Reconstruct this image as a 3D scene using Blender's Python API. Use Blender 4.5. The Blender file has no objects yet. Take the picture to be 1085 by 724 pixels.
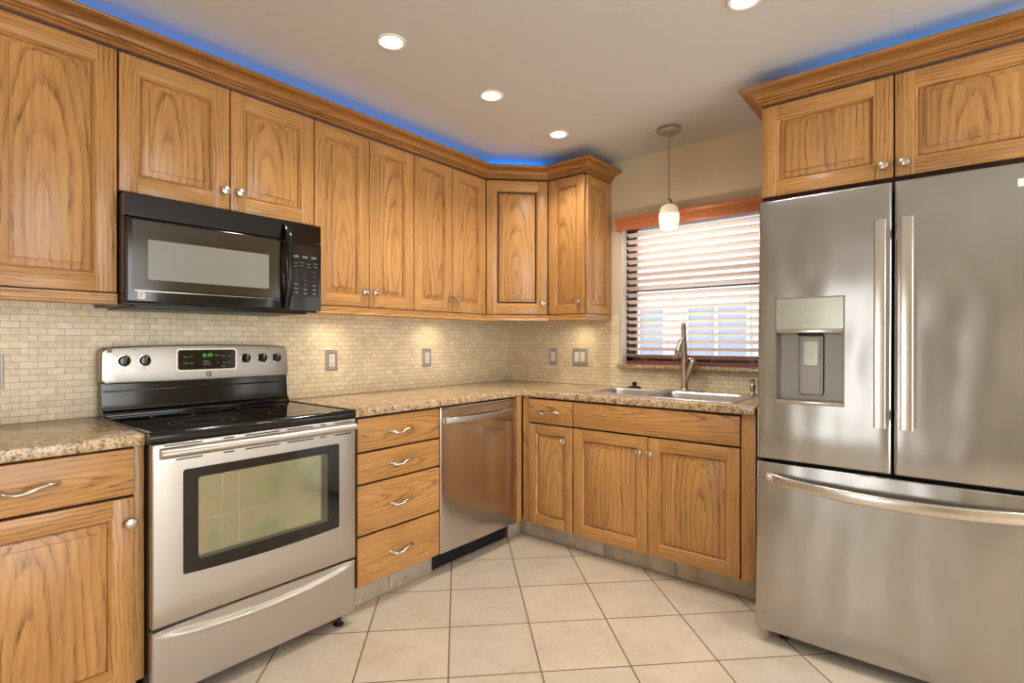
import bpy, bmesh, math, random
from mathutils import Vector, Matrix

S = bpy.context.scene
C = S.collection
R = math.radians

# ------------------------------------------------------------------ camera, world, exposure
cam_d = bpy.data.cameras.new('camera')
cam_d.sensor_width = 36.0
cam_d.lens = 561.8 / 1085 * 36.0
cam_d.clip_start = 0.02
cam = bpy.data.objects.new('camera', cam_d)
C.objects.link(cam)
cam.location = (-3.1612, -2.6192, 1.2134)
cam.rotation_euler = (R(90 - 0.044), 0, R(39.172 - 90))
S.camera = cam

S.view_settings.view_transform = 'Standard'
S.view_settings.look = 'None'
S.view_settings.exposure = 0.0
S.view_settings.gamma = 1.0
S.view_settings.use_curve_mapping = False
S.cycles.caustics_reflective = False
S.cycles.caustics_refractive = False
S.cycles.sample_clamp_indirect = 4.0
S.cycles.use_denoising = True

SKY = 3.2
CAN_FILL_W, FILL_W, PUCK_W, BLUE_W, PENDANT_W = 28.0, 58.0, 3.4, 3.6, 3.0

world = bpy.data.worlds.new('world')
S.world = world
world.use_nodes = True
wn = world.node_tree
bg = wn.nodes['Background']
bg.inputs['Color'].default_value = (0.86, 0.93, 1.0, 1)
bg.inputs['Strength'].default_value = SKY


def light(name, kind, loc, power, color, rot=(0, 0, 0), **kw):
    d = bpy.data.lights.new(name, kind)
    d.energy = power
    d.color = color
    for k, v in kw.items():
        setattr(d, k, v)
    o = bpy.data.objects.new(name, d)
    o.location = loc
    o.rotation_euler = rot
    C.objects.link(o)
    return o


# fill light added at the opening in the wall behind the camera
light('rear_fill', 'AREA', (-2.3, -5.28, 1.25), FILL_W, (1.0, 0.98, 0.95), (R(90), 0, 0), shape='RECTANGLE', size=2.6, size_y=2.1)
sun = light('sun', 'SUN', (6, -3, 6), 5.0, (1.0, 0.97, 0.92), angle=R(0.6))
sun.rotation_euler = Vector((-0.52, 0.42, -0.76)).to_track_quat('-Z', 'Y').to_euler()
# tall strip light added to put a bright streak in the refrigerator's reflection
light('fridge_streak_light', 'AREA', (-5.08, -1.80, 1.15), 9.0, (1.0, 0.98, 0.95), (R(90), 0, R(-90)), shape='RECTANGLE', size=0.30, size_y=1.9)
# blue light strips lying on the cabinet tops, behind the crown
BLUE = (0.0, 0.22, 1.0)
light('blue_strip', 'AREA', (-1.80, -0.17, 2.28), BLUE_W, BLUE, (R(180), 0, 0), shape='RECTANGLE', size=2.3, size_y=0.10)
light('blue_strip', 'AREA', (-0.36, -0.34, 2.28), BLUE_W * 0.3, BLUE, (R(180), 0, R(-45)), shape='RECTANGLE', size=0.40, size_y=0.10)
light('blue_strip', 'AREA', (-0.42, -2.50, 2.28), BLUE_W * 0.4, (0.0, 0.3, 1.0), (R(180), 0, R(90)), shape='RECTANGLE', size=0.76, size_y=0.10)


# ------------------------------------------------------------------ helpers
def lin(r, g, b):
    f = lambda c: (c / 255 / 12.92) if c / 255 <= 0.04045 else ((c / 255 + 0.055) / 1.055) ** 2.4
    return (f(r), f(g), f(b), 1.0)


class MB:
    """collects shapes; build() links them as ONE mesh object"""

    def __init__(self):
        self.v, self.f, self.m = [], [], []

    def add(self, verts, faces, mi=0, M=None):
        o = len(self.v)
        self.v += [(M @ Vector(p)) if M else Vector(p) for p in verts]
        self.f += [tuple(i + o for i in f) for f in faces]
        self.m += [mi] * len(faces)
        return self

    def bm(self, b, mi=0, M=None):
        b.verts.index_update()
        self.add([v.co.copy() for v in b.verts], [[v.index for v in f.verts] for f in b.faces], mi, M)
        b.free()
        return self

    def box(self, x0, x1, y0, y1, z0, z1, mi=0, bev=0.0, seg=2, M=None):
        x0, x1 = min(x0, x1), max(x0, x1)
        y0, y1 = min(y0, y1), max(y0, y1)
        z0, z1 = min(z0, z1), max(z0, z1)
        b = bmesh.new()
        bmesh.ops.create_cube(b, size=1)
        for v in b.verts:
            v.co = Vector(((v.co.x + .5) * (x1 - x0) + x0, (v.co.y + .5) * (y1 - y0) + y0, (v.co.z + .5) * (z1 - z0) + z0))
        if bev > 0:
            bev = min(bev, 0.49 * min(x1 - x0, y1 - y0, z1 - z0))
            bmesh.ops.bevel(b, geom=b.edges[:], offset=bev, segments=seg, profile=0.5, affect='EDGES')
        return self.bm(b, mi, M)

    def lathe(self, prof, M=None, seg=24, mi=0, caps=True):
        """prof: (radius, height) about local Z"""
        vs, fs = [], []
        n = len(prof)
        for (r, h) in prof:
            for k in range(seg):
                a = 2 * math.pi * k / seg
                vs.append((r * math.cos(a), r * math.sin(a), h))
        for i in range(n - 1):
            for k in range(seg):
                k2 = (k + 1) % seg
                fs.append((i * seg + k, i * seg + k2, (i + 1) * seg + k2, (i + 1) * seg + k))
        if caps and prof[0][0] > 1e-6:
            fs.append(tuple(range(seg))[::-1])
        if caps and prof[-1][0] > 1e-6:
            fs.append(tuple((n - 1) * seg + k for k in range(seg)))
        return self.add(vs, fs, mi, M)

    def tube(self, pts, rad, seg=10, mi=0, M=None, flat=(1, 1)):
        """sweep an ellipse along pts; rad may be a list; flat scales (side, up)"""
        pts = [Vector(p) for p in pts]
        n = len(pts)
        rads = rad if isinstance(rad, (list, tuple)) else [rad] * n
        vs, fs = [], []
        up = Vector((0, 0, 1))
        for i, p in enumerate(pts):
            t = (pts[min(i + 1, n - 1)] - pts[max(i - 1, 0)]).normalized()
            u = up if abs(t.dot(up)) < 0.95 else Vector((0, 1, 0))
            s = t.cross(u).normalized()
            w = s.cross(t).normalized()
            for k in range(seg):
                a = 2 * math.pi * k / seg
                vs.append(p + s * (rads[i] * flat[0] * math.cos(a)) + w * (rads[i] * flat[1] * math.sin(a)))
        for i in range(n - 1):
            for k in range(seg):
                k2 = (k + 1) % seg
                fs.append((i * seg + k, i * seg + k2, (i + 1) * seg + k2, (i + 1) * seg + k))
        fs.append(tuple(range(seg))[::-1])
        fs.append(tuple((n - 1) * seg + k for k in range(seg)))
        return self.add(vs, fs, mi, M)

    def prism(self, pts, a0, a1, plane='xz', mi=0, M=None):
        """2-D outline extruded along the third axis"""
        n = len(pts)
        mk = {'xz': lambda p, a: (p[0], a, p[1]), 'xy': lambda p, a: (p[0], p[1], a), 'yz': lambda p, a: (a, p[0], p[1])}[plane]
        vs = [mk(p, a0) for p in pts] + [mk(p, a1) for p in pts]
        fs = [tuple(range(n)), tuple(range(2 * n - 1, n - 1, -1))]
        fs += [(i, (i + 1) % n + 0, (i + 1) % n + n, i + n) for i in range(n)]
        return self.add(vs, fs, mi, M)

    def sweepbar(self, pts, prof, mi=0, M=None):
        """rectangular-ish profile (list of offsets (y, z)) carried along pts in X"""
        n, k = len(pts), len(prof)
        vs = [(p[0], p[1] + q[0], p[2] + q[1]) for p in pts for q in prof]
        fs = []
        for i in range(n - 1):
            for j in range(k):
                j2 = (j + 1) % k
                fs.append((i * k + j, i * k + j2, (i + 1) * k + j2, (i + 1) * k + j))
        fs.append(tuple(range(k))[::-1])
        fs.append(tuple((n - 1) * k + j for j in range(k)))
        return self.add(vs, fs, mi, M)

    def rings(self, loops, cap_last=True, cap_first=False, mi=0, M=None, face_mi=None):
        n = len(loops[0])
        vs = [p for l in loops for p in l]
        o = len(self.f)
        fs = []
        for i in range(len(loops) - 1):
            for k in range(n):
                k2 = (k + 1) % n
                fs.append((i * n + k, i * n + k2, (i + 1) * n + k2, (i + 1) * n + k))
        if cap_last:
            fs.append(tuple((len(loops) - 1) * n + k for k in range(n)))
        if cap_first:
            fs.append(tuple(range(n))[::-1])
        self.add(vs, fs, mi, M)
        if face_mi:
            for i in range(len(loops) - 1):
                for k in range(n):
                    self.m[o + i * n + k] = face_mi[k]
        return self

    def cells(self, us, vs_, occ, w0, w1, plane='xy', bev=0.0, mi=0):
        """solid slab over grid cells; occ(i,j) says which cells are filled"""
        b = bmesh.new()
        mk = {'xy': lambda u, v, w: (u, v, w), 'yz': lambda u, v, w: (w, u, v), 'xz': lambda u, v, w: (u, w, v)}[plane]
        cache = {}

        def V(i, j, t):
            if (i, j, t) not in cache:
                cache[(i, j, t)] = b.verts.new(mk(us[i], vs_[j], (w0, w1)[t]))
            return cache[(i, j, t)]
        nu, nv = len(us) - 1, len(vs_) - 1
        full = lambda i, j: 0 <= i < nu and 0 <= j < nv and occ(i, j)
        for i in range(nu):
            for j in range(nv):
                if not full(i, j):
                    continue
                for t in (0, 1):
                    b.faces.new((V(i, j, t), V(i + 1, j, t), V(i + 1, j + 1, t), V(i, j + 1, t)))
                for (di, dj, e) in ((-1, 0, ((i, j), (i, j + 1))), (1, 0, ((i + 1, j), (i + 1, j + 1))), (0, -1, ((i, j), (i + 1, j))), (0, 1, ((i, j + 1), (i + 1, j + 1)))):
                    if not full(i + di, j + dj):
                        b.faces.new((V(*e[0], 0), V(*e[1], 0), V(*e[1], 1), V(*e[0], 1)))
        bmesh.ops.recalc_face_normals(b, faces=b.faces[:])
        if bev:
            es = [e for e in b.edges if len(e.link_faces) == 2 and e.calc_face_angle() > 1.0]
            bmesh.ops.bevel(b, geom=es, offset=bev, segments=3, profile=0.5, affect='EDGES')
        return self.bm(b, mi)

    def text(self, s, size, M, mi=0, depth=0.0004):
        cu = bpy.data.curves.new('t', 'FONT')
        cu.body = s
        cu.size = size
        cu.extrude = depth
        cu.align_x = 'CENTER'
        cu.align_y = 'CENTER'
        ob = bpy.data.objects.new('t', cu)
        C.objects.link(ob)
        me = bpy.data.meshes.new_from_object(ob.evaluated_get(bpy.context.evaluated_depsgraph_get()))
        self.add([v.co.copy() for v in me.vertices], [tuple(p.vertices) for p in me.polygons], mi, M)
        bpy.data.objects.remove(ob)
        bpy.data.curves.remove(cu)
        bpy.data.meshes.remove(me)
        return self

    def build(self, name, mats, parent=None, origin=None, loc=None, rot=None, angle=38, recalc=True):
        me = bpy.data.meshes.new(name)
        vs = self.v
        if origin is not None:
            ov = Vector(origin)
            vs = [v - ov for v in vs]
        me.from_pydata([tuple(v) for v in vs], [], self.f)
        if not isinstance(mats, (list, tuple)):
            mats = [mats]
        for m in mats:
            me.materials.append(m)
        for p, mi in zip(me.polygons, self.m):
            p.material_index = mi
        if recalc:
            b = bmesh.new()
            b.from_mesh(me)
            bmesh.ops.recalc_face_normals(b, faces=b.faces[:])
            b.to_mesh(me)
            b.free()
        me.shade_smooth()
        me.set_sharp_from_angle(angle=R(angle))
        o = bpy.data.objects.new(name, me)
        C.objects.link(o)
        if parent is not None:
            o.parent = parent
        if origin is not None:
            o.location = origin
        if loc is not None:
            o.location = loc
        if rot is not None:
            o.rotation_euler = rot
        return o


def thing(name, label, cat, loc=(0, 0, 0), rot=(0, 0, 0), group=None):
    o = bpy.data.objects.new(name, None)
    o.empty_display_size = 0.05
    C.objects.link(o)
    o.location = loc
    o.rotation_euler = rot
    return tag(o, label, cat, group)


def tag(o, label, cat, group=None):
    o['label'] = label
    o['category'] = cat
    if group:
        o['group'] = group
    return o


def struct(o, label=None):
    o['kind'] = 'structure'
    if label:
        o['label'] = label
    return o


def rrect(x0, x1, z0, z1, r, n=6):
    pts = []
    for (cx, cz, a0) in ((x1 - r, z0 + r, -90), (x1 - r, z1 - r, 0), (x0 + r, z1 - r, 90), (x0 + r, z0 + r, 180)):
        for k in range(n + 1):
            a = R(a0 + 90 * k / n)
            pts.append((cx + r * math.cos(a), cz + r * math.sin(a)))
    return pts


def Rz(a):
    return Matrix.Rotation(R(a), 4, 'Z')


def Tr(x, y, z):
    return Matrix.Translation((x, y, z))


FACE = Matrix.Rotation(R(90), 4, 'X')      # local XY text/lathe plane turned to face -Y


# ------------------------------------------------------------------ materials
def new_mat(name):
    m = bpy.data.materials.new(name)
    m.use_nodes = True
    nt = m.node_tree
    return m, nt, nt.nodes['Principled BSDF']


def mat(name, col, rough=0.5, metal=0.0, spec=0.5, emit=None, es=0.0, coat=0.0, **kw):
    m, nt, b = new_mat(name)
    b.inputs['Base Color'].default_value = col
    b.inputs['Roughness'].default_value = rough
    b.inputs['Metallic'].default_value = metal
    b.inputs['Specular IOR Level'].default_value = spec
    b.inputs['Coat Weight'].default_value = coat
    if emit:
        b.inputs['Emission Color'].default_value = emit
        b.inputs['Emission Strength'].default_value = es
    for k, v in kw.items():
        b.inputs[k].default_value = v
    return m


def N(nt, t, **kw):
    n = nt.nodes.new(t)
    for k, v in kw.items():
        setattr(n, k, v)
    return n


def L(nt, a, b):
    nt.links.new(a, b)


def math_n(nt, op, a, b=None, c=None):
    n = N(nt, 'ShaderNodeMath', operation=op)
    for i, x in enumerate((a, b, c)):
        if x is None:
            continue
        if isinstance(x, (int, float)):
            n.inputs[i].default_value = x
        else:
            L(nt, x, n.inputs[i])
    return n.outputs[0]


def ramp(nt, fac, stops, interp='LINEAR'):
    n = N(nt, 'ShaderNodeValToRGB')
    n.color_ramp.interpolation = interp
    e = n.color_ramp.elements
    while len(e) < len(stops):
        e.new(0.5)
    for el, (p, c) in zip(e, stops):
        el.position = p
        el.color = c if len(c) == 4 else (*c, 1)
    L(nt, fac, n.inputs['Fac'])
    return n.outputs['Color']


def mixc(nt, fac, a, b, blend='MIX'):
    n = N(nt, 'ShaderNodeMix', data_type='RGBA', blend_type=blend)
    for s, x in ((n.inputs['Factor'], fac), (n.inputs[6], a), (n.inputs[7], b)):
        if isinstance(x, (int, float)):
            s.default_value = x
        elif isinstance(x, tuple):
            s.default_value = x
        else:
            L(nt, x, s)
    return n.outputs[2]


def noise(nt, vec, scale, detail=2.0, rough=0.5, out='Fac'):
    n = N(nt, 'ShaderNodeTexNoise')
    n.inputs['Scale'].default_value = scale
    n.inputs['Detail'].default_value = detail
    n.inputs['Roughness'].default_value = rough
    L(nt, vec, n.inputs['Vector'])
    return n.outputs[out]


def comb(nt, x, y, z):
    n = N(nt, 'ShaderNodeCombineXYZ')
    for i, q in enumerate((x, y, z)):
        if isinstance(q, (int, float)):
            n.inputs[i].default_value = q
        else:
            L(nt, q, n.inputs[i])
    return n.outputs[0]


def bump(nt, b, height, strength=0.2, dist=0.002):
    n = N(nt, 'ShaderNodeBump')
    n.inputs['Strength'].default_value = strength
    n.inputs['Distance'].default_value = dist
    L(nt, height, n.inputs['Height'])
    L(nt, n.outputs[0], b.inputs['Normal'])


def wood(name, light_c, mid_c, dark_c, horiz=False, period=0.013, slope=0.085, rough=0.31, amp=0.05):
    """plain-sawn oak: growth rings cut by a slightly tilted plane give the cathedral figure"""
    m, nt, b = new_mat(name)
    tc = N(nt, 'ShaderNodeTexCoord')
    sx = N(nt, 'ShaderNodeSeparateXYZ')
    L(nt, tc.outputs['Object'], sx.inputs[0])
    X, Y, Z = sx.outputs
    if horiz:
        X, Z = Z, X
    oi = N(nt, 'ShaderNodeObjectInfo')
    rnd = oi.outputs['Random']
    zo = math_n(nt, 'MULTIPLY_ADD', rnd, 37.0, Z)
    low = noise(nt, comb(nt, math_n(nt, 'MULTIPLY', X, 9.0), Y, math_n(nt, 'MULTIPLY', zo, 2.6)), 1.0, 3.0, 0.55)
    low2 = noise(nt, comb(nt, math_n(nt, 'MULTIPLY', X, 30.0), Y, math_n(nt, 'MULTIPLY', zo, 6.0)), 1.0, 3.0, 0.6)
    rx = math_n(nt, 'MULTIPLY_ADD', math_n(nt, 'FRACT', math_n(nt, 'MULTIPLY', rnd, 13.7)), 0.10, -0.05)
    xx = math_n(nt, 'ADD', math_n(nt, 'ADD', X, rx), math_n(nt, 'MULTIPLY', math_n(nt, 'SUBTRACT', low, 0.5), amp))
    ry = math_n(nt, 'MULTIPLY', math_n(nt, 'FRACT', math_n(nt, 'MULTIPLY', rnd, 7.3)), 0.05)
    yy = math_n(nt, 'ADD', math_n(nt, 'MULTIPLY_ADD', Z, slope, Y), ry)
    yy = math_n(nt, 'ADD', yy, math_n(nt, 'MULTIPLY', math_n(nt, 'SUBTRACT', low2, 0.5), 0.016))
    dist = math_n(nt, 'SQRT', math_n(nt, 'ADD', math_n(nt, 'MULTIPLY', xx, xx), math_n(nt, 'MULTIPLY', yy, yy)))
    ring = math_n(nt, 'FRACT', math_n(nt, 'DIVIDE', dist, period))
    wk = noise(nt, comb(nt, math_n(nt, 'MULTIPLY', X, 20.0), Y, math_n(nt, 'MULTIPLY', zo, 4.0)), 1.0, 2.0)
    wkf = ramp(nt, wk, [(0.30, (0.25, 0.25, 0.25)), (0.66, (1, 1, 1))])
    # early-wood band of each ring, broken up by fine pores running with the grain
    band = ramp(nt, ring, [(0.0, (1, 1, 1)), (0.22, (0.55, 0.55, 0.55)), (0.48, (0.0, 0.0, 0.0)), (0.86, (0.06, 0.06, 0.06)), (0.93, (1, 1, 1))])
    fine = noise(nt, comb(nt, math_n(nt, 'MULTIPLY', X, 230.0), math_n(nt, 'MULTIPLY', Y, 230.0), math_n(nt, 'MULTIPLY', zo, 12.0)), 1.0, 2.0, 0.6)
    ff = ramp(nt, fine, [(0.36, (0.25, 0.25, 0.25)), (0.62, (1, 1, 1))])
    fac = math_n(nt, 'MULTIPLY', math_n(nt, 'MULTIPLY', band, wkf), ff)
    pv = comb(nt, math_n(nt, 'MULTIPLY', X, 420.0), math_n(nt, 'MULTIPLY', Y, 420.0), math_n(nt, 'MULTIPLY', zo, 9.0))
    pores = noise(nt, pv, 1.0, 2.0, 0.6)
    pf = ramp(nt, pores, [(0.50, (0, 0, 0)), (0.68, (1, 1, 1))])
    strk = noise(nt, comb(nt, math_n(nt, 'MULTIPLY', X, 95.0), math_n(nt, 'MULTIPLY', Y, 95.0), math_n(nt, 'MULTIPLY', zo, 1.6)), 1.0, 2.0, 0.5)
    sf = ramp(nt, strk, [(0.45, (0, 0, 0)), (0.70, (1, 1, 1))])
    fac = math_n(nt, 'MAXIMUM', fac, math_n(nt, 'MULTIPLY', pf, 0.40))
    fac = math_n(nt, 'MAXIMUM', fac, math_n(nt, 'MULTIPLY', sf, 0.38))
    col = mixc(nt, fac, light_c, dark_c)
    tone = noise(nt, comb(nt, math_n(nt, 'MULTIPLY', X, 14.0), Y, math_n(nt, 'MULTIPLY', zo, 1.2)), 1.0, 2.0)
    tn = ramp(nt, tone, [(0.25, (0.80, 0.78, 0.74)), (0.75, (1.10, 1.09, 1.06))])
    col = mixc(nt, 1.0, col, tn, 'MULTIPLY')
    L(nt, col, b.inputs['Base Color'])
    b.inputs['Roughness'].default_value = rough
    b.inputs['Specular IOR Level'].default_value = 0.45
    bump(nt, b, math_n(nt, 'SUBTRACT', 1.0, pf), 0.12, 0.0006)
    return m


OL, OM, OD = lin(207, 155, 94), lin(190, 138, 80), lin(102, 62, 30)
oak_v = wood('oak_upright_grain', OL, OM, OD)
oak_h = wood('oak_level_grain', OL, OM, OD, horiz=True)
oak_panel = wood('oak_cathedral_grain', OL, OM, OD, period=0.026, slope=0.17, amp=0.055)
oak_crown = wood('oak_crown_grain', lin(180, 128, 70), lin(160, 108, 56), lin(84, 50, 24), horiz=True)
cherry = wood('cherry_valance', lin(196, 122, 78), lin(178, 104, 64), lin(140, 74, 44), horiz=True, period=0.02)
oak_gap = mat('oak_gap_shade', lin(52, 28, 14), 0.7)  # shade of the door gaps, painted in as a dark tone


def steel_mat(name, col, rough=0.28, horiz=True, var=0.06, dents=0.0, bscale=1.0):
    m, nt, b = new_mat(name)
    tc = N(nt, 'ShaderNodeTexCoord')
    mp = N(nt, 'ShaderNodeMapping')
    mp.inputs['Scale'].default_value = (3, 900, 900) if horiz else (900, 900, 3)
    L(nt, tc.outputs['Object'], mp.inputs[0])
    n = noise(nt, mp.outputs[0], 1.0, 2.0)
    L(nt, math_n(nt, 'MULTIPLY_ADD', n, var, rough - var / 2), b.inputs['Roughness'])
    b.inputs['Base Color'].default_value = col
    b.inputs['Metallic'].default_value = 1.0
    b.inputs['Anisotropic'].default_value = 0.35
    if dents:
        mp2 = N(nt, 'ShaderNodeMapping')
        mp2.inputs['Scale'].default_value = (3.2, 1, 1.6)
        L(nt, tc.outputs['Object'], mp2.inputs[0])
        n2 = noise(nt, mp2.outputs[0], 1.6 * bscale, 1.0)
        bump(nt, b, n2, dents, 0.02)
    return m


steel = steel_mat('brushed_steel', lin(194, 188, 179), 0.38)
steel_panel = steel_mat('control_panel_steel', lin(168, 162, 153), 0.36)
steel_fridge = steel_mat('brushed_steel_wavy', lin(177, 175, 172), 0.24, dents=0.7)
steel_bright = steel_mat('bright_steel', lin(212, 206, 196), 0.22)
steel_dw = steel_mat('satin_steel', lin(205, 200, 196), 0.20)
steel_sink = steel_mat('sink_steel', lin(228, 228, 232), 0.28)
nickel = mat('satin_nickel', lin(205, 198, 186), 0.25, 1.0)
nickel_dark = mat('brushed_nickel', lin(186, 177, 165), 0.30, 1.0)
chrome = mat('chrome', lin(225, 225, 225), 0.08, 1.0)
plate_metal = mat('wall_plate_nickel', lin(176, 172, 166), 0.38, 0.35)
black_gloss = mat('black_gloss', lin(14, 13, 12), 0.10, spec=0.6)
black_soft = mat('black_satin', lin(18, 17, 16), 0.38)
black_glass = mat('black_ceramic_glass', lin(16, 13, 11), 0.05, spec=0.6)
brown_glass = mat('smoked_glass', lin(52, 44, 32), 0.12, spec=0.6)
mesh_glass = mat('grey_mesh_glass', lin(136, 134, 124), 0.25, spec=0.5)
gap_black = mat('gap_black', lin(6, 5, 5), 0.8)
burner_grey = mat('burner_print', lin(140, 134, 126), 0.4)
print_white = mat('printed_white', lin(200, 198, 190), 0.5)
print_grey = mat('printed_grey', lin(120, 116, 108), 0.5)
green_led = mat('green_digits', (0, 0, 0, 1), 0.5, emit=(0.25, 1.0, 0.12, 1), es=0.45)
white_plastic = mat('white_plastic', lin(235, 230, 218), 0.35)
grey_body = mat('grey_cabinet_paint', lin(88, 86, 84), 0.45)
grey_liner = mat('dispenser_grey', lin(138, 133, 126), 0.34, 0.6)
panel_glass = mat('dispenser_panel_glass', lin(164, 164, 150), 0.2, 0.4)
bronze = mat('bronze_window_frame', lin(62, 52, 50), 0.4, 0.3)
white_trim = mat('white_trim', lin(238, 234, 226), 0.4)
shade_glass = mat('lit_opal_glass', lin(240, 230, 205), 0.25, emit=(1.0, 0.90, 0.68, 1), es=1.0)
shade_top = mat('opal_glass', lin(225, 215, 190), 0.25, emit=(1.0, 0.86, 0.60, 1), es=0.32)
bulb_mat = mat('lamp_glow', (1, 1, 1, 1), 0.5, emit=(1.0, 0.95, 0.85, 1), es=14.0)
puck_glow = mat('puck_glow', (1, 1, 1, 1), 0.5, emit=(1.0, 0.88, 0.66, 1), es=3.0)
cord_white = mat('blind_cord', lin(225, 205, 190), 0.7)
slat_mat = mat('stained_slats', lin(236, 214, 202), 0.35, spec=0.5)
rail_mat = mat('stained_bottom_rail', lin(134, 64, 44), 0.4)
rubber = mat('black_rubber', lin(24, 23, 22), 0.6)


def paint(name, col, bscale=260.0, bs=0.25):
    m, nt, b = new_mat(name)
    tc = N(nt, 'ShaderNodeTexCoord')
    n = noise(nt, tc.outputs['Object'], bscale * 0.35, 3.0)
    b.inputs['Base Color'].default_value = col
    b.inputs['Roughness'].default_value = 0.75
    b.inputs['Specular IOR Level'].default_value = 0.25
    bump(nt, b, n, bs, 0.004)
    return m


wall_paint = paint('beige_wall_paint', lin(214, 200, 172))
ceil_paint = paint('ceiling_paint', lin(208, 206, 202), 200.0, 0.4)


def granite_mat():
    m, nt, b = new_mat('speckled_granite')
    tc = N(nt, 'ShaderNodeTexCoord')
    v = tc.outputs['Object']
    n1 = noise(nt, v, 26.0, 5.0, 0.65)
    base = ramp(nt, n1, [(0.30, lin(150, 116, 84)), (0.46, lin(196, 166, 126)), (0.58, lin(214, 188, 150)), (0.75, lin(226, 208, 176))])
    n2 = noise(nt, v, 80.0, 3.0, 0.6)
    sp = ramp(nt, n2, [(0.53, (0, 0, 0)), (0.60, (1, 1, 1))])
    col = mixc(nt, math_n(nt, 'MULTIPLY', sp, 0.72), base, lin(96, 68, 48))
    n3 = noise(nt, v, 60.0, 2.0, 0.5)
    sp3 = ramp(nt, n3, [(0.62, (0, 0, 0)), (0.70, (1, 1, 1))])
    col = mixc(nt, math_n(nt, 'MULTIPLY', sp3, 0.6), col, lin(228, 214, 190))
    n4 = noise(nt, v, 150.0, 2.0, 0.5)
    sp4 = ramp(nt, n4, [(0.58, (0, 0, 0)), (0.64, (1, 1, 1))])
    col = mixc(nt, math_n(nt, 'MULTIPLY', sp4, 0.8), col, lin(58, 44, 36))
    L(nt, col, b.inputs['Base Color'])
    b.inputs['Roughness'].default_value = 0.16
    return m


granite = granite_mat()


def mosaic_mat(name, axis):
    m, nt, b = new_mat(name)
    tc = N(nt, 'ShaderNodeTexCoord')
    s = N(nt, 'ShaderNodeSeparateXYZ')
    L(nt, tc.outputs['Object'], s.inputs[0])
    u = s.outputs[0] if axis == 'x' else s.outputs[1]
    vec = comb(nt, math_n(nt, 'ADD', u, 10.0 + (0.0135 if axis == 'x' else 0.0)), math_n(nt, 'SUBTRACT', s.outputs[2], 0.914), 0)
    br = N(nt, 'ShaderNodeTexBrick')
    br.offset = 0.5
    br.inputs['Scale'].default_value = 1.0
    br.inputs['Brick Width'].default_value = 0.051
    br.inputs['Row Height'].default_value = 0.0248
    br.inputs['Mortar Size'].default_value = 0.0013
    br.inputs['Mortar Smooth'].default_value = 0.25
    br.inputs['Bias'].default_value = -0.1
    br.inputs['Color1'].default_value = lin(250, 238, 212)
    br.inputs['Color2'].default_value = lin(238, 220, 188)
    br.inputs['Mortar'].default_value = lin(202, 180, 146)
    L(nt, vec, br.inputs['Vector'])
    n = noise(nt, tc.outputs['Object'], 55.0, 4.0, 0.6)
    tn = ramp(nt, n, [(0.3, (0.86, 0.84, 0.80)), (0.7, (1.06, 1.05, 1.03))])
    n2 = noise(nt, tc.outputs['Object'], 7.0, 2.0, 0.5)
    tn2 = ramp(nt, n2, [(0.35, (0.93, 0.92, 0.89)), (0.7, (1.03, 1.03, 1.02))])
    col = mixc(nt, 1.0, mixc(nt, 1.0, br.outputs['Color'], tn, 'MULTIPLY'), tn2, 'MULTIPLY')
    L(nt, col, b.inputs['Base Color'])
    b.inputs['Roughness'].default_value = 0.42
    bump(nt, b, math_n(nt, 'SUBTRACT', 1.0, br.outputs['Fac']), 0.3, 0.0012)
    return m


def floor_mat():
    m, nt, b = new_mat('diagonal_floor_tile')
    tc = N(nt, 'ShaderNodeTexCoord')
    s = N(nt, 'ShaderNodeSeparateXYZ')
    L(nt, tc.outputs['Object'], s.inputs[0])
    X, Y = s.outputs[0], s.outputs[1]
    P = 0.3385
    r2 = 1 / math.sqrt(2)
    p = math_n(nt, 'DIVIDE', math_n(nt, 'ADD', math_n(nt, 'MULTIPLY', math_n(nt, 'ADD', X, Y), r2), 1.4875 + 40 * P), P)
    q = math_n(nt, 'DIVIDE', math_n(nt, 'ADD', math_n(nt, 'MULTIPLY', math_n(nt, 'SUBTRACT', X, Y), r2), 0.079 + 40 * P), P)
    fp, fq = math_n(nt, 'FRACT', p), math_n(nt, 'FRACT', q)
    ep = math_n(nt, 'MINIMUM', fp, math_n(nt, 'SUBTRACT', 1.0, fp))
    eq = math_n(nt, 'MINIMUM', fq, math_n(nt, 'SUBTRACT', 1.0, fq))
    e = math_n(nt, 'MINIMUM', ep, eq)
    g = ramp(nt, e, [(0.0065, (1, 1, 1)), (0.0105, (0, 0, 0))])
    wnz = N(nt, 'ShaderNodeTexWhiteNoise', noise_dimensions='2D')
    L(nt, comb(nt, math_n(nt, 'FLOOR', p), math_n(nt, 'FLOOR', q), 0), wnz.inputs['Vector'])
    tilec = ramp(nt, wnz.outputs['Value'], [(0.0, lin(212, 198, 180)), (0.5, lin(218, 204, 184)), (1.0, lin(222, 204, 182))])
    n = noise(nt, tc.outputs['Object'], 6.0, 6.0, 0.62)
    tn = ramp(nt, n, [(0.32, (0.90, 0.87, 0.83)), (0.55, (1.0, 1.0, 1.0)), (0.75, (1.04, 1.03, 1.0))])
    n2 = noise(nt, tc.outputs['Object'], 38.0, 3.0, 0.6)
    tn2 = ramp(nt, n2, [(0.30, (0.93, 0.90, 0.86)), (0.5, (1, 1, 1))])
    col = mixc(nt, 1.0, mixc(nt, 1.0, tilec, tn, 'MULTIPLY'), tn2, 'MULTIPLY')
    col = mixc(nt, g, col, lin(112, 96, 78))
    L(nt, col, b.inputs['Base Color'])
    L(nt, math_n(nt, 'MULTIPLY_ADD', g, 0.5, 0.36), b.inputs['Roughness'])
    bump(nt, b, math_n(nt, 'SUBTRACT', 1.0, g), 0.4, 0.002)
    return m


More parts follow.
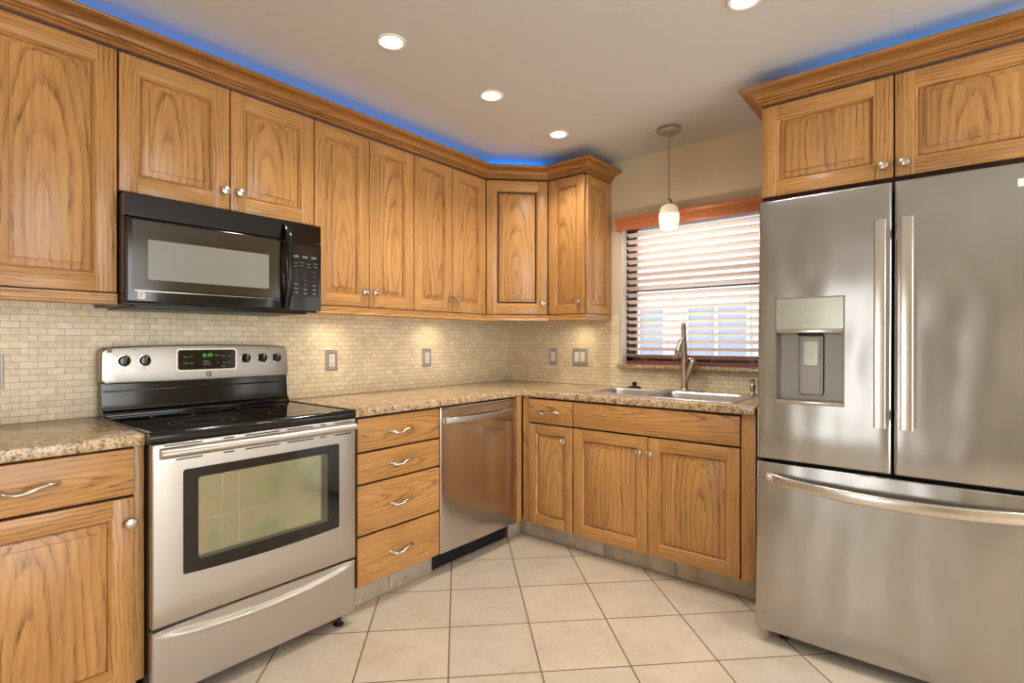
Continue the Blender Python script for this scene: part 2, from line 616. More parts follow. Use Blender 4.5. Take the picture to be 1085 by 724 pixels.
def toe_mat():
    m, nt, b = new_mat('toe_kick_tile')
    tc = N(nt, 'ShaderNodeTexCoord')
    n = noise(nt, tc.outputs['Object'], 16.0, 5.0, 0.6)
    L(nt, ramp(nt, n, [(0.3, lin(160, 146, 128)), (0.7, lin(194, 180, 160))]), b.inputs['Base Color'])
    b.inputs['Roughness'].default_value = 0.4
    return m


def oven_glass_mat():
    """heat-tinted coated glass: green-gold with faint pink patches"""
    m, nt, b = new_mat('tinted_oven_glass')
    tc = N(nt, 'ShaderNodeTexCoord')
    n = noise(nt, tc.outputs['Object'], 9.0, 4.0, 0.6)
    col = ramp(nt, n, [(0.30, lin(140, 152, 124)), (0.45, lin(160, 162, 130)), (0.58, lin(170, 164, 134)), (0.72, lin(176, 150, 130))])
    L(nt, col, b.inputs['Base Color'])
    b.inputs['Metallic'].default_value = 0.62
    b.inputs['Roughness'].default_value = 0.10
    return m


def glass_mat():
    m = bpy.data.materials.new('window_glass')
    m.use_nodes = True
    nt = m.node_tree
    nt.nodes.clear()
    out = N(nt, 'ShaderNodeOutputMaterial')
    t = N(nt, 'ShaderNodeBsdfTransparent')
    t.inputs[0].default_value = (0.94, 0.97, 0.97, 1)
    g = N(nt, 'ShaderNodeBsdfGlossy')
    g.inputs['Roughness'].default_value = 0.02
    mx = N(nt, 'ShaderNodeMixShader')
    mx.inputs[0].default_value = 0.05
    L(nt, t.outputs[0], mx.inputs[1])
    L(nt, g.outputs[0], mx.inputs[2])
    L(nt, mx.outputs[0], out.inputs[0])
    return m


mosaic_x, mosaic_y = mosaic_mat('mosaic_tile_back', 'x'), mosaic_mat('mosaic_tile_side', 'y')
floor_tile, toe_tile, oven_glass, glass = floor_mat(), toe_mat(), oven_glass_mat(), glass_mat()

# ------------------------------------------------------------------ the room
ZC = 2.40
XL, YF = -5.1, -5.3
struct(MB().box(XL - .1, 0.12, YF - .1, 0.12, -0.08, 0).build('floor', floor_tile))
struct(MB().box(XL, 0.12, 0, 0.12, 0, ZC).build('wall_back', wall_paint))
WY0, WY1, WZ0, WZ1 = -1.93, -0.972, 1.062, 1.99
struct(MB().cells([YF, WY0, WY1, 0], [0, WZ0 - .025, WZ1, ZC], lambda i, j: not (i == 1 and j == 1), 0, 0.12, 'yz').build('wall_right', wall_paint))
struct(MB().cells([YF, -1.97, -1.63, 0.12], [0, 0.18, 2.12, ZC], lambda i, j: not (i == 1 and j == 1), XL - .1, XL, 'yz').build('wall_left', wall_paint))  # slot cut behind the added streak light
struct(MB().box(XL, XL + .04, -3.35, -2.85, 0.005, 2.05, 0, .004).build('streak_slab', mat('dark_slab', lin(74, 50, 34), .4)))  # unseen slab added to reflect as a dark streak in the refrigerator
struct(MB().cells([XL - .1, -3.95, -1.25, 0.12], [0, 0.02, 2.2, ZC], lambda i, j: not (i == 1 and j <= 1), YF - .1, YF, 'xz').build('wall_front', wall_paint))  # wide opening made for the added rear fill light

# ceiling with round openings for the recessed lamps
CANS_AND_FILLS = [(-1.8345, -0.9209), (-1.2387, -0.9241), (-0.6364, -0.9055), (-1.2223, -2.0822), (-3.4, -3.2), (-1.2, -3.3), (-2.3, -4.4), (-4.3, -4.4)]  # last four are fill spots added behind the camera, without fixtures
ceil = MB().box(XL - .1, 0.12, YF - .1, 0.12, ZC, ZC + .12).build('ceiling', ceil_paint)
cut = MB()
for (cx, cy) in CANS_AND_FILLS[:4]:
    cut.lathe([(0.046, -0.05), (0.046, 0.09)], Tr(cx, cy, ZC), 40)
cutter = cut.build('cutter', ceil_paint)
md = ceil.modifiers.new('holes', 'BOOLEAN')
md.object = cutter
md.operation = 'DIFFERENCE'
md.solver = 'EXACT'
me = bpy.data.meshes.new_from_object(ceil.evaluated_get(bpy.context.evaluated_depsgraph_get()))
ceil.modifiers.clear()
ceil.data = me
me.shade_flat()
bpy.data.objects.remove(cutter)
struct(ceil)

# mosaic splashback
struct(MB().box(-3.30, -0.0075, -0.0075, 0, 0.914, 1.387).build('trim_1', mosaic_x), 'cream stone mosaic behind the range and counter')
struct(MB().cells([-2.02, -0.962, 0], [0.914, 1.034, 1.387], lambda i, j: not (i == 0 and j == 1), -0.0075, 0, 'yz').build('trim_2', mosaic_y), 'cream stone mosaic on the window wall')

# toe-kick tiles
def toe(name, x0, x1, joints, M):
    m = MB()
    js = [x0] + joints + [x1]
    for a, b in zip(js, js[1:]):
        m.box(a + .0018, b - .0018, 0, 0.010, 0.003, 0.1085, 0, 0.0015, M=M)
    m.box(x0, x1, 0.0035, 0.03, 0, 0.108, 1, M=M)
    return struct(m.build(name, [toe_tile, mat('grout', lin(92, 80, 68), 0.9)]))


toe('baseboard_back', -1.815, -1.275, [-1.5517], Tr(0, -0.542, 0))
toe('baseboard_corner', -0.651, -0.512, [], Tr(0, -0.542, 0))
toe('baseboard_right', 0.545, 1.965, [0.7228, 1.1407, 1.5514], Tr(-0.525, 0, 0) @ Rz(-90))
toe('baseboard_left', -3.14, -2.585, [-2.86], Tr(0, -0.542, 0))

# ------------------------------------------------------------------ window
win = struct(thing('window_1', 'bronze framed window behind the wooden blind', 'window', (0.09, -1.45, 1.5)))
del win['category']
ox, oy, oz = 0.09, -1.45, 1.5
f = MB()
fr = 0.045
for (a, b, c, d) in ((WY0, WY0 + fr, WZ0, WZ1), (WY1 - fr, WY1, WZ0, WZ1), (WY0, WY1, WZ0, WZ0 + fr), (WY0, WY1, WZ1 - fr, WZ1)):
    f.box(-0.02, 0.03, a - oy, b - oy, c - oz, d - oz, 0, 0.003)
f.build('window_frame', bronze, win)
s = MB()
zm = 1.557
s.box(-0.015, 0.018, WY0 + fr - oy, WY1 - fr - oy, zm - .018 - oz, zm + .018 - oz, 0, 0.002)
for yy in (WY0 + fr + .012, WY1 - fr - .012):
    s.box(-0.012, 0.012, yy - .012 - oy, yy + .012 - oy, WZ0 + fr - oz, WZ1 - fr - oz, 0, 0.002)
s.build('sash', bronze, win)
MB().box(0.0, 0.004, WY0 + fr - oy, WY1 - fr - oy, WZ0 + fr - oz, zm - .018 - oz).build('pane', glass, win)
MB().box(0.008, 0.012, WY0 + fr - oy, WY1 - fr - oy, zm + .018 - oz, WZ1 - fr - oz).build('pane', glass, win)
MB().box(-0.125, -0.02, WY0 - .02 - oy, WY1 + .017 - oy, WZ0 - .025 - oz, WZ0 - oz, 0, 0.004).build('window_sill', granite, win)
# painted reveal of the opening
rv = MB()
rv.box(-0.088, -0.021, WY1 - .004 - oy, WY1 - oy, WZ0 - oz, WZ1 - oz)
rv.box(-0.088, -0.021, WY0 - oy, WY0 + .004 - oy, WZ0 - oz, WZ1 - oz)
rv.build('reveal', white_trim, win)

# blind
bl = thing('window_blind', 'wooden slat blind with red-brown valance over the sink window', 'blind', (0.03, -1.45, 1.07))
ox, oy, oz = 0.03, -1.45, 1.07
BY0, BY1 = WY0 + .012, WY1 - .030
vp = [(0.0, 0.0), (-0.012, 0.0), (-0.014, 0.006), (-0.014, 0.030), (-0.019, 0.036), (-0.019, 0.056), (-0.026, 0.064), (-0.028, 0.072), (-0.028, 0.079), (0.0, 0.079)]
v = MB()
v.prism([(-0.046 + p[0] - ox, 1.926 + p[1] - oz) for p in vp], 0, 1, 'yz')
for q in v.v:                                   # prism runs 0..1 in local x; stretch along the wall
    q.x, q.y = q.y, (WY0 - .03 + q.x * (WY1 + .008 - WY0 + .03)) - oy
vm = MB()
vm.v, vm.f, vm.m = [Vector((q.x, q.y, q.z)) for q in v.v], v.f, v.m
# returns to the wall
for yy in (WY0 - .03, WY1 - .004):
    vm.box(-0.046 - ox, 0.0 - ox - .0, yy - oy, yy + .012 - oy, 1.926 - oz, 2.005 - oz)
for q in vm.v:
    pass
vmo = vm.build('valance', cherry, bl)
hr = MB().box(-0.028, 0.028, BY0 - oy, BY1 - oy, 1.935 - oz, 1.985 - oz, 0, .003)
hr.build('head_rail', rail_mat, bl)
sl = MB()
zb = 1.118
npitch = 0.0437
k = 0
tilt = R(21)
while zb + k * npitch < 1.93:
    zc = zb + k * npitch
    pts = []
    for j in range(7):
        t = -1 + 2 * j / 6
        xx = t * 0.025
        cz = 0.0022 * (1 - t * t)
        # room side edge up
        pts.append((xx * math.cos(tilt) + cz * math.sin(tilt), -xx * math.sin(tilt) + cz * math.cos(tilt)))
    top = [(p[0], p[1] + 0.0014) for p in pts]
    bot = [(p[0], p[1] - 0.0014) for p in pts][::-1]
    loop = top + bot
    a = [(p[0], BY0 - oy, p[1] + zc - oz) for p in loop]
    b = [(p[0], BY1 - oy, p[1] + zc - oz) for p in loop]
    sl.rings([a, b], True, True)
    k += 1
sl.build('slats', slat_mat, bl)
MB().box(-0.025, 0.025, BY0 - oy, BY1 - oy, 1.0655 - oz, 1.083 - oz, 0, 0.004).build('bottom_rail', rail_mat, bl)
for yy in (-1.115, -1.325, -1.557, -1.774):
    c = MB()
    for xx in (-0.0262, 0.0262):
        c.tube([(xx, yy - oy, 1.083 - oz), (xx, yy - oy, 1.93 - oz)], 0.0009, 6)
    c.build('ladder_cord', cord_white, bl)

# ------------------------------------------------------------------ outside the window
struct(MB().box(0.3, 14, -12, 9, -0.35, -0.15).build('ground', mat('pale_paving', lin(232, 230, 224), 0.8)))
nh = thing('neighbouring_house', 'pale house with a white framed porch seen through the blind', 'building', (5.2, 0.0, -0.15))
white_wall = mat('white_house_wall', lin(208, 208, 212), 0.8)
pane_blue = mat('pale_blue_panes', lin(146, 154, 174), 0.3)
MB().box(0, 0.25, -4, 8, 0, 3.3).build('wall', white_wall, nh)
for yy in (-2.6, -1.5, -0.4, 0.9, 2.3, 3.6):
    w = MB()
    for (a, b, c, d) in ((yy, yy + .06, .7, 2.0), (yy + .94, yy + 1.0, .7, 2.0), (yy + .061, yy + .939, .7, .76), (yy + .061, yy + .939, 1.94, 2.0), (yy + .47, yy + .53, .761, 1.939)):
        w.box(-0.05, -0.001, a, b, c, d)
    wo = w.build('window', white_wall, nh)
    MB().box(-0.02, -0.002, yy + .0605, yy + .9395, .7605, 1.9395).build('pane', pane_blue, wo)
MB().box(-0.5, 0.4, -4.2, 8.2, 3.3, 3.5, 0, .02).build('eave', white_wall, nh)

# ------------------------------------------------------------------ cabinets
def knob(parent, x, z, y=0.0):
    m = MB()
    m.lathe([(0.0075, 0.0), (0.006, 0.004), (0.0055, 0.012), (0.0100, 0.015), (0.0168, 0.018), (0.0182, 0.022), (0.0165, 0.0258), (0.011, 0.0282), (0.0, 0.0294)],
            FACE, 20)
    return m.build('knob', nickel, parent, loc=(x, y, z))


def pull(parent, x, z, ln=0.128, y=0.0):
    """twisted bow pull"""
    m = MB()
    pts, rr = [], []
    n = 26
    for i in range(n + 1):
        t = i / n
        s = 2 * t - 1
        out = 0.027 * (1 - abs(s) ** 5) ** 0.8
        zz = 0.0075 * math.sin(math.pi * s) - 0.004 * (1 - s * s)
        pts.append((s * ln / 2, -out, zz))
        rr.append(0.0054 + 0.0036 * math.exp(-(s / 0.30) ** 2) + 0.0026 * abs(s) ** 6)
    m.tube(pts, rr, 10)
    for sgn in (-1, 1):
        m.lathe([(0.0075, 0.0), (0.0075, 0.002), (0.0055, 0.004), (0.0045, 0.008)], Tr(sgn * ln / 2, 0, 0) @ FACE, 14)
    return m.build('pull_handle', nickel, parent, loc=(x, y, z))


def door(parent, x0, x1, z0, z1, kn=None, fw=0.058, th=0.020, name='door', y=0.0):
    g = 0.0022
    x0, x1, z0, z1 = x0 + g, x1 - g, z0 + g, z1 - g
    cx, cz = (x0 + x1) / 2, (z0 + z1) / 2
    m = MB()
    m.box(x0, x0 + fw, y, y + th, z0, z1, 0, 0.0028)
    m.box(x1 - fw, x1, y, y + th, z0, z1, 0, 0.0028)
    m.box(x0 + fw - .002, x1 - fw + .002, y + .0004, y + th, z0, z0 + fw, 1, 0.0022)
    m.box(x0 + fw - .002, x1 - fw + .002, y + .0004, y + th, z1 - fw, z1, 1, 0.0022)

    def rect(i, d):
        return [(x0 + fw + i, y + d, z0 + fw + i), (x1 - fw - i, y + d, z0 + fw + i), (x1 - fw - i, y + d, z1 - fw - i), (x0 + fw + i, y + d, z1 - fw - i)]
    m.rings([rect(-.002, .0006), rect(.0025, .0010), rect(.0040, .0046), rect(.0080, .0070), rect(.0100, .0120), rect(.0100, .0170)], False, face_mi=[1, 0, 1, 0])
    d = m.build(name, [oak_v, oak_h], parent, origin=(cx, y, cz))
    p = MB()
    p.rings([rect(.006, .0185), rect(.0128, .0180), rect(.0130, .0138), rect(.0152, .0132), rect(.0350, .0046), rect(.0356, .0008), rect(.0375, .0000)], True)
    p.build('door_panel', oak_panel, d, origin=(cx, y, cz), loc=(0, 0, 0))
    if kn:
        knob(d, kn[0] - cx, kn[1] - cz)
    return d


def drawer(parent, x0, x1, z0, z1, handle=True, th=0.020, name='drawer_front', y=0.0):
    g = 0.0015
    cx, cz = (x0 + x1) / 2, (z0 + z1) / 2
    m = MB().box(x0 + g, x1 - g, y, y + th, z0 + g, z1 - g, 0, 0.004, 3)
    d = m.build(name, oak_h, parent, origin=(cx, y, cz))
    if handle:
        pull(d, 0, 0)
    return d


def carcass(parent, x0, x1, z0, z1, depth, y0=0.021):
    """box with a face painted dark to stand in for shade in the reveals between doors"""
    m = MB()
    m.box(x0, x1, y0, y0 + .019, z0, z1, 1)
    m.box(x0, x1, y0 + .019, depth, z0, z1, 0)
    return m.build('body', [oak_v, oak_gap], parent)


ZT1, ZD0 = 0.8669, 0.1124
ZU0, ZU1 = 1.3855, 2.2558
YD, YU = -0.6076, -0.3283

# --- base units, back wall
c = thing('base_cabinet', 'oak base cabinet with one drawer over one door, left of the range', 'cabinet', (-3.14, YD, 0))
carcass(c, 0, 0.5625, 0.11, 0.876, 0.600)
MB().box(0.5345, 0.5630, 0.0165, 0.0225, 0.112, 0.875, 0, .001).build('stile', oak_v, c)
drawer(c, 0.025, 0.5345, 0.7215, 0.871)
door(c, 0.025, 0.5345, ZD0, 0.7165, (0.5175, 0.6355))

c = thing('base_cabinet', 'oak base cabinet of four stacked drawers between range and dishwasher', 'cabinet', (-1.8145, YD, 0))
carcass(c, 0, 0.5325, 0.11, 0.876, 0.600)
for (a, b) in ((0.7168, ZT1), (0.5729, 0.7108), (0.3427, 0.5669), (ZD0 + .002, 0.3367)):
    drawer(c, 0.0398, 0.5332, a, b)

# --- base units, window wall
c = thing('base_cabinet', 'narrow oak corner base cabinet with one drawer and one door, beside the dishwasher', 'cabinet', (YD, -0.6076, 0), (0, 0, R(-90)))
carcass(c, 0.0125, 0.3745, 0.11, 0.876, 0.600)
drawer(c, 0.0587, 0.3734, 0.7235, ZT1)
door(c, 0.0587, 0.3734, ZD0, 0.7185, (0.3205, 0.637), 0.052)
MB().box(0.011, 0.0575, 0.008, 0.0225, ZD0 - .002, 0.8755, 0, .0015).build('filler', oak_v, c)
fl = MB().box(-0.0125, 0.0095, -0.0425, -0.0035, ZD0 - .002, 0.8755, 0, .0015)
fl.build('filler', oak_v, c)

c = thing('sink_cabinet', 'wide oak base cabinet with two doors under the sink', 'cabinet', (YD, -0.983, 0), (0, 0, R(-90)))
for xx in (0.0005, 0.956):
    MB().box(xx, xx + .018, 0.0225, 0.600, 0.11, 0.876).build('side_panel', oak_v, c)
MB().box(0.019, 0.9555, 0.588, 0.600, 0.11, 0.876).build('back_panel', oak_v, c)
MB().box(0.019, 0.9555, 0.0225, 0.5875, 0.11, 0.128).build('bottom_panel', oak_h, c)
MB().box(0.0005, 0.909, 0.0202, 0.0215, 0.113, 0.874).build('face_frame', oak_gap, c)  # thin sheet in the dark gap-shade colour, seen between the doors
drawer(c, 0.001, 0.9096, 0.7240, ZT1, False, name='false_front')
door(c, 0.001, 0.4548, ZD0, 0.7185, (0.4145, 0.638))
door(c, 0.4548, 0.9096, ZD0, 0.7185, (0.4745, 0.638))
MB().box(0.9125, 0.9745, 0.006, 0.0225, ZD0 - .002, 0.8755, 0, .0015).build('filler', oak_v, c)

# --- upper units
def upper(label, x0, x1, splits, loc, rz=0, z0=ZU0, z1=ZU1, depth=0.3265, fw=0.060, knobs=(), width=None, name='upper_cabinet', top=None):
    t = thing(name, label, 'cabinet', loc, (0, 0, R(rz)))
    w = x1 - x0
    carcass(t, 0, w, z0 - .001, top or 2.2655, depth)
    xs = [0] + splits + [w]
    for (a, b), k in zip(zip(xs, xs[1:]), knobs):
        door(t, a, b, z0, z1, k, fw)
    return t


upper('tall oak wall cabinet at the far left, single door beside the microwave', -2.963, -2.5815, [], (-2.963, YU, 0), knobs=[None])
upper('short oak wall cabinet with two doors directly above the microwave', -2.5798, -1.8178, [0.3838], (-2.5798, YU, 0), z0=1.7534,
      knobs=[(0.3838 - .0245, 1.829), (0.3838 + .0345, 1.832)], depth=0.3265)
upper('two-door tall oak wall cabinet just right of the microwave', -1.8168, -1.2125, [0.3064], (-1.8168, YU, 0), fw=0.055,
      knobs=[(0.3064 - .034, 1.462), (0.3064 + .030, 1.464)])
upper('two-door tall oak wall cabinet between the corner cabinet and its twin', -1.2115, -0.6145, [0.2985], (-1.2115, YU, 0), fw=0.055,
      knobs=[(0.2985 - .028, 1.464), (0.2985 + .034, 1.464)])
# corner unit
c = thing('corner_cabinet', 'oak wall cabinet set diagonally across the corner, single door', 'cabinet', (-0.6139, YU, 0), (0, 0, R(-45)))
b = bmesh.new()
loc_pts = [(-0.6135, -0.0015), (-0.0015, -0.0015), (-0.0015, -0.6135), (-0.3135, -0.6135), (-0.6135, -0.3135)]
Mi = (Tr(-0.6139, YU, 0) @ Rz(-45)).inverted()
lp = [Mi @ Vector((p[0], p[1], 0)) for p in loc_pts]
MB().prism([(p.x, p.y) for p in lp], ZU0 - .001, 2.2655, 'xy').build('body', oak_gap, c)
door(c, 0.001, 0.4030, ZU0, ZU1, (0.3685, 1.459), 0.062)
# end unit on the window wall
c = thing('upper_cabinet', 'narrow oak wall cabinet with panelled side nearest the window', 'cabinet', (YU, -0.6145, 0), (0, 0, R(-90)))
carcass(c, 0, 0.2665, ZU0 - .001, 2.2655, 0.3265)
door(c, 0.0005, 0.2735, ZU0, ZU1, (0.2345, 1.458), 0.052)
# decorated end panel: a raised-panel leaf turned to face the window side
ep = door(c, 0.0, 0.300, ZU0, ZU1, None, 0.050, 0.018, name='end_panel')
ep.rotation_euler = (0, 0, R(90))
ep.location = (0.2665 + .018, 0.172, ep.location.z)
# cabinet over the refrigerator
c = thing('upper_cabinet', 'deep oak cabinet with two wide doors above the refrigerator', 'cabinet', (-0.6150, -1.984, 0), (0, 0, R(-90)))
carcass(c, 0, 0.968, 1.842, 2.2655, 0.6135)
door(c, 0.0005, 0.4835, 1.852, ZU1, (0.450, 1.902), 0.062)
door(c, 0.4845, 0.9675, 1.852, ZU1, (0.517, 1.902), 0.062)


# --- crown and light rail: mitred lengths, one part per length
def mitred(name, label, cat, path, prof, m, part, group=None):
    path = [Vector((p[0], p[1])) for p in path]
    t = thing(name, label, cat, (path[0].x, path[0].y, prof[0][1]), group=group)
    base = t.location.copy()
    n = len(path)
    dirs = [(path[i + 1] - path[i]).normalized() for i in range(n - 1)]
    nor = lambda d: Vector((d.y, -d.x))

    def ring(i):
        if i == 0:
            o = nor(dirs[0])
        elif i == n - 1:
            o = nor(dirs[-1])
        else:
            a, b_ = nor(dirs[i - 1]), nor(dirs[i])
            o = (a + b_) / (1 + a.dot(b_))
        return [Vector((path[i].x + o.x * p[0], path[i].y + o.y * p[0], p[1])) for p in prof]
    for i in range(n - 1):
        mid = (path[i] + path[i + 1]) / 2
        Mw = Tr(mid.x, mid.y, prof[0][1]) @ Matrix.Rotation(math.atan2(dirs[i].y, dirs[i].x), 4, 'Z')
        inv = Mw.inverted()
        mb = MB().rings([[inv @ p for p in ring(i)], [inv @ p for p in ring(i + 1)]], True, True)
        o = mb.build(part, m, t, angle=28)
        o.location = Vector((mid.x, mid.y, prof[0][1])) - base
        o.rotation_euler = (0, 0, math.atan2(dirs[i].y, dirs[i].x))
    return t


CZ = 2.2660
cp = [(-0.020, CZ), (0.0, CZ), (0.004, CZ + .002), (0.004, CZ + .010), (0.0015, CZ + .0105), (0.0015, CZ + .0125), (0.010, CZ + .0130), (0.0125, CZ + .0155), (0.0125, CZ + .0195), (0.010, CZ + .0205), (0.010, CZ + .0220),
      (0.0205, CZ + .0225), (0.022, CZ + .0245), (0.022, CZ + .0275)]
for j in range(9):                              # cove
    a = R(90 * j / 8)
    cp.append((0.022 + 0.034 * (1 - math.cos(a)), CZ + .0275 + 0.020 * math.sin(a)))
cp += [(0.0535, CZ + .0480), (0.0535, CZ + .0500), (0.0625, CZ + .0505)]
for j in range(7):                              # top torus
    a = R(-75 + 150 * j / 6)
    cp.append((0.066 + 0.013 * math.cos(a), CZ + .0605 + 0.0095 * math.sin(a)))
cp += [(0.062, CZ + .072), (0.050, CZ + .072), (-0.018, CZ + .008)]
YB = YU
mitred('crown_molding', 'long oak crown molding topping the stove wall cabinets and corner', 'molding',
       [(-2.963, YB), (-0.6139, YB), (YB, -0.6139), (YB, -0.8991), (-0.0005, -0.8991)], cp, oak_crown, 'crown_length')
# the return over the refrigerator turns the other way round, so its path runs right to left
mitred('crown_molding', 'short oak crown molding topping the cabinet above the refrigerator', 'molding',
       [(-0.0005, -1.9835), (-0.6155, -1.9835), (-0.6155, -2.9525)], [(p[0], p[1]) for p in cp], oak_crown, 'crown_length')

rp = [(-0.018, 1.3430), (0.0, 1.3430), (0.004, 1.347), (0.004, 1.352), (0.0015, 1.356), (0.0015, 1.372), (0.004, 1.377), (0.004, 1.3825), (-0.018, 1.3825)]
mitred('light_rail', 'oak light rail under the long row of wall cabinets and corner', 'molding',
       [(-1.8165, YB), (-0.6139, YB), (YB, -0.6139), (YB, -0.8991), (-0.0085, -0.8991)], rp, oak_h, 'rail_length')
mitred('light_rail', 'oak light rail under the leftmost wall cabinet', 'molding', [(-2.963, YB), (-2.583, YB)], rp, oak_h, 'rail_length')

# ------------------------------------------------------------------ countertops and sink
ZTOP = 0.9139
SX0, SX1, SY0, SY1 = -0.500, -0.070, -1.800, -1.000
ct = MB()
xs = [-1.8145, -0.6153, SX0, SX1, -0.0085]
ys = [-1.958, SY0, SY1, -0.6153, -0.0085]
ct.cells(xs, ys, lambda i, j: (i >= 1 or j == 3) and not (i == 2 and j == 1), 0.8765, ZTOP, 'xy', 0.005)
tag(ct.build('countertop', granite), 'long L-shaped speckled granite countertop holding the sink', 'countertop')
tag(MB().cells([-3.16, -2.5795], [-0.6153, -0.0085], lambda i, j: True, 0.8765, ZTOP, 'xy', 0.005).build('countertop', granite),
    'short speckled granite countertop left of the range', 'countertop')

sk = thing('sink', 'double-bowl stainless steel drop-in sink in the granite countertop', 'sink', (-0.285, -1.40, ZTOP))
ox, oy = -0.285, -1.40


def bowl_loops(x0, x1, y0, y1, depth):
    loops = []
    for (ins, z, r) in ((0, .0045, .06), (.003, .001, .06), (.006, -.01, .06), (.012, -depth * .6, .058), (.018, -depth + .03, .055), (.030, -depth + .008, .05), (.055, -depth, .04)):
        loops.append([(p[0], p[1], z) for p in rrect(x0 + ins, x1 - ins, y0 + ins, y1 - ins, max(r, .01), 6)])
    return loops


def rect_of(x0, x1, y0, y1, z, n=6):
    pts = []
    for (ca, cb) in (((x1, y0), 0), ((x1, y1), 1), ((x0, y1), 2), ((x0, y0), 3)):
        for k in range(n + 1):
            pts.append((ca[0], ca[1], z, k, cb))
    return pts


def rim_to_rect(inner, x0, x1, y0, y1, z, r, n=6):
    """push each rounded-corner point out to the rectangle"""
    out = []
    for idx, p in enumerate(inner):
        cnr, k = divmod(idx, n + 1)
        if cnr == 0:      # lower right: from bottom edge to right edge
            q = (p[0] if k < n / 2 else x1, y0 if k <= n / 2 else p[1])
        elif cnr == 1:    # right edge to top edge
            q = (x1 if k <= n / 2 else p[0], p[1] if k < n / 2 else y1)
        elif cnr == 2:    # top edge to left edge
            q = (p[0] if k < n / 2 else x0, y1 if k <= n / 2 else p[1])
        else:
            q = (x0 if k <= n / 2 else p[0], p[1] if k < n / 2 else y0)
        if k == n // 2:
            q = ((x1, y0), (x1, y1), (x0, y1), (x0, y0))[cnr]
        out.append((q[0], q[1], z))
    return out


rimx0, rimx1, rimy0, rimy1 = -0.247, 0.240, -0.438, 0.438
bx0, bx1 = -0.185, 0.150
B1 = (0.085, 0.398)      # left bowl (towards the corner): +y
B2 = (-0.398, 0.048)
ym = 0.0665
rim = MB()
for (y0, y1, ya, yb) in ((B1[0], B1[1], ym, rimy1), (B2[0], B2[1], rimy0, ym)):
    inner = [(p[0], p[1], .0045) for p in rrect(bx0, bx1, y0, y1, .06, 6)]
    outer = rim_to_rect(inner, rimx0 + .006, rimx1 - .006, ya + (0 if ya == ym else .006), yb - (0 if yb == ym else .006), .0045, .06)
    rim.rings([outer, inner], False)
edge = lambda i, z: [(rimx0 + i, rimy0 + i, z), (rimx1 - i, rimy0 + i, z), (rimx1 - i, rimy1 - i, z), (rimx0 + i, rimy1 - i, z)]
rim.rings([edge(.006, .0045), edge(.002, .0042), edge(0, .0012), edge(0, .0005)], False)
rim.build('rim', steel_sink, sk, recalc=True)
for (y0, y1, dp) in ((B1[0], B1[1], .17), (B2[0], B2[1], .19)):
    bo = MB().rings(bowl_loops(bx0, bx1, y0, y1, dp), True).build('bowl', steel_sink, sk)
    MB().lathe([(0.0, .0005), (.02, .0008), (.040, .003), (.044, .002), (.044, 0)], Tr((bx0 + bx1) / 2, (y0 + y1) / 2, -dp + .0005), 28).build('drain', chrome, bo)

# faucet: deck plate, body, pull-out head, side lever
fa = thing('faucet', 'brushed nickel pull-out faucet standing behind the sink', 'faucet', (-0.100, -1.435, ZTOP + .0052))
MB().prism(rrect(-0.030, 0.030, -0.118, 0.118, .028, 8), 0, 0.007, 'xy').build('deck_plate', nickel, fa)
bdy = MB().lathe([(0.0, 0.006), (0.027, 0.007), (0.025, 0.012), (0.0195, 0.02), (0.0185, 0.10), (0.0185, 0.195), (0.019, 0.20), (0.0, 0.203)], None, 26)
bdy.build('body', nickel_dark, fa)
hd = MB()
hd.tube([(0, 0, 0.195), (-0.001, 0, 0.225), (-0.004, 0, 0.27), (-0.008, 0, 0.315), (-0.011, 0, 0.36), (-0.013, 0, 0.392), (-0.0135, 0, 0.402)],
        [0.0185, 0.0200, 0.0185, 0.0155, 0.0150, 0.0135, 0.007], 22)
ho = hd.build('pull_out_head', nickel_dark, fa)
sp = MB()
sp.tube([(-0.012, 0.003, 0.305), (-0.036, 0.010, 0.275), (-0.058, 0.016, 0.232), (-0.066, 0.018, 0.196)], [0.013, 0.0175, 0.020, 0.0195], 20)
sp.build('spray_spout', nickel_dark, fa)
MB().lathe([(0.0, 0), (0.0045, 0.001), (0.005, 0.0026), (0.0, 0.003)], Tr(-0.0415, 0.012, 0.300) @ Matrix.Rotation(R(-62), 4, 'Y') @ Matrix.Diagonal((1, 1.3, 1, 1)), 16).build('spray_button', rubber, ho)
lv = MB()
lv.tube([(0, -0.004, 0.045), (0, -0.018, 0.085), (0.0, -0.034, 0.130), (0.0, -0.050, 0.172), (0, -0.054, 0.182)], [0.0125, 0.0165, 0.0185, 0.0200, 0.013], 20)
lv.build('lever_body', nickel_dark, fa)
MB().tube([(0.004, -0.054, 0.183), (0.001, -0.038, 0.192), (-0.006, -0.016, 0.186), (-0.014, 0.002, 0.170)], [0.009, 0.008, 0.0065, 0.005], 12, flat=(1.2, .55)).build('lever', nickel, fa)

sd = thing('soap_dispenser', 'small nickel soap dispenser at the right end of the sink', 'soap dispenser', (-0.098, -1.812, ZTOP + .0052))
MB().lathe([(0.0, 0), (0.024, 0.0), (0.023, 0.004), (0.014, 0.010), (0.011, 0.018), (0.0135, 0.028), (0.0165, 0.040), (0.0155, 0.052), (0.009, 0.060), (0.0075, 0.070), (0.010, 0.074), (0.011, 0.083), (0.006, 0.088), (0, 0.089)], None, 22).build('pump_body', nickel_dark, sd)
MB().tube([(0, 0, 0.078), (-0.02, 0.004, 0.081), (-0.038, 0.008, 0.077), (-0.042, 0.009, 0.072)], [0.0055, 0.005, 0.0045, 0.004], 10).build('spout', nickel_dark, sd)

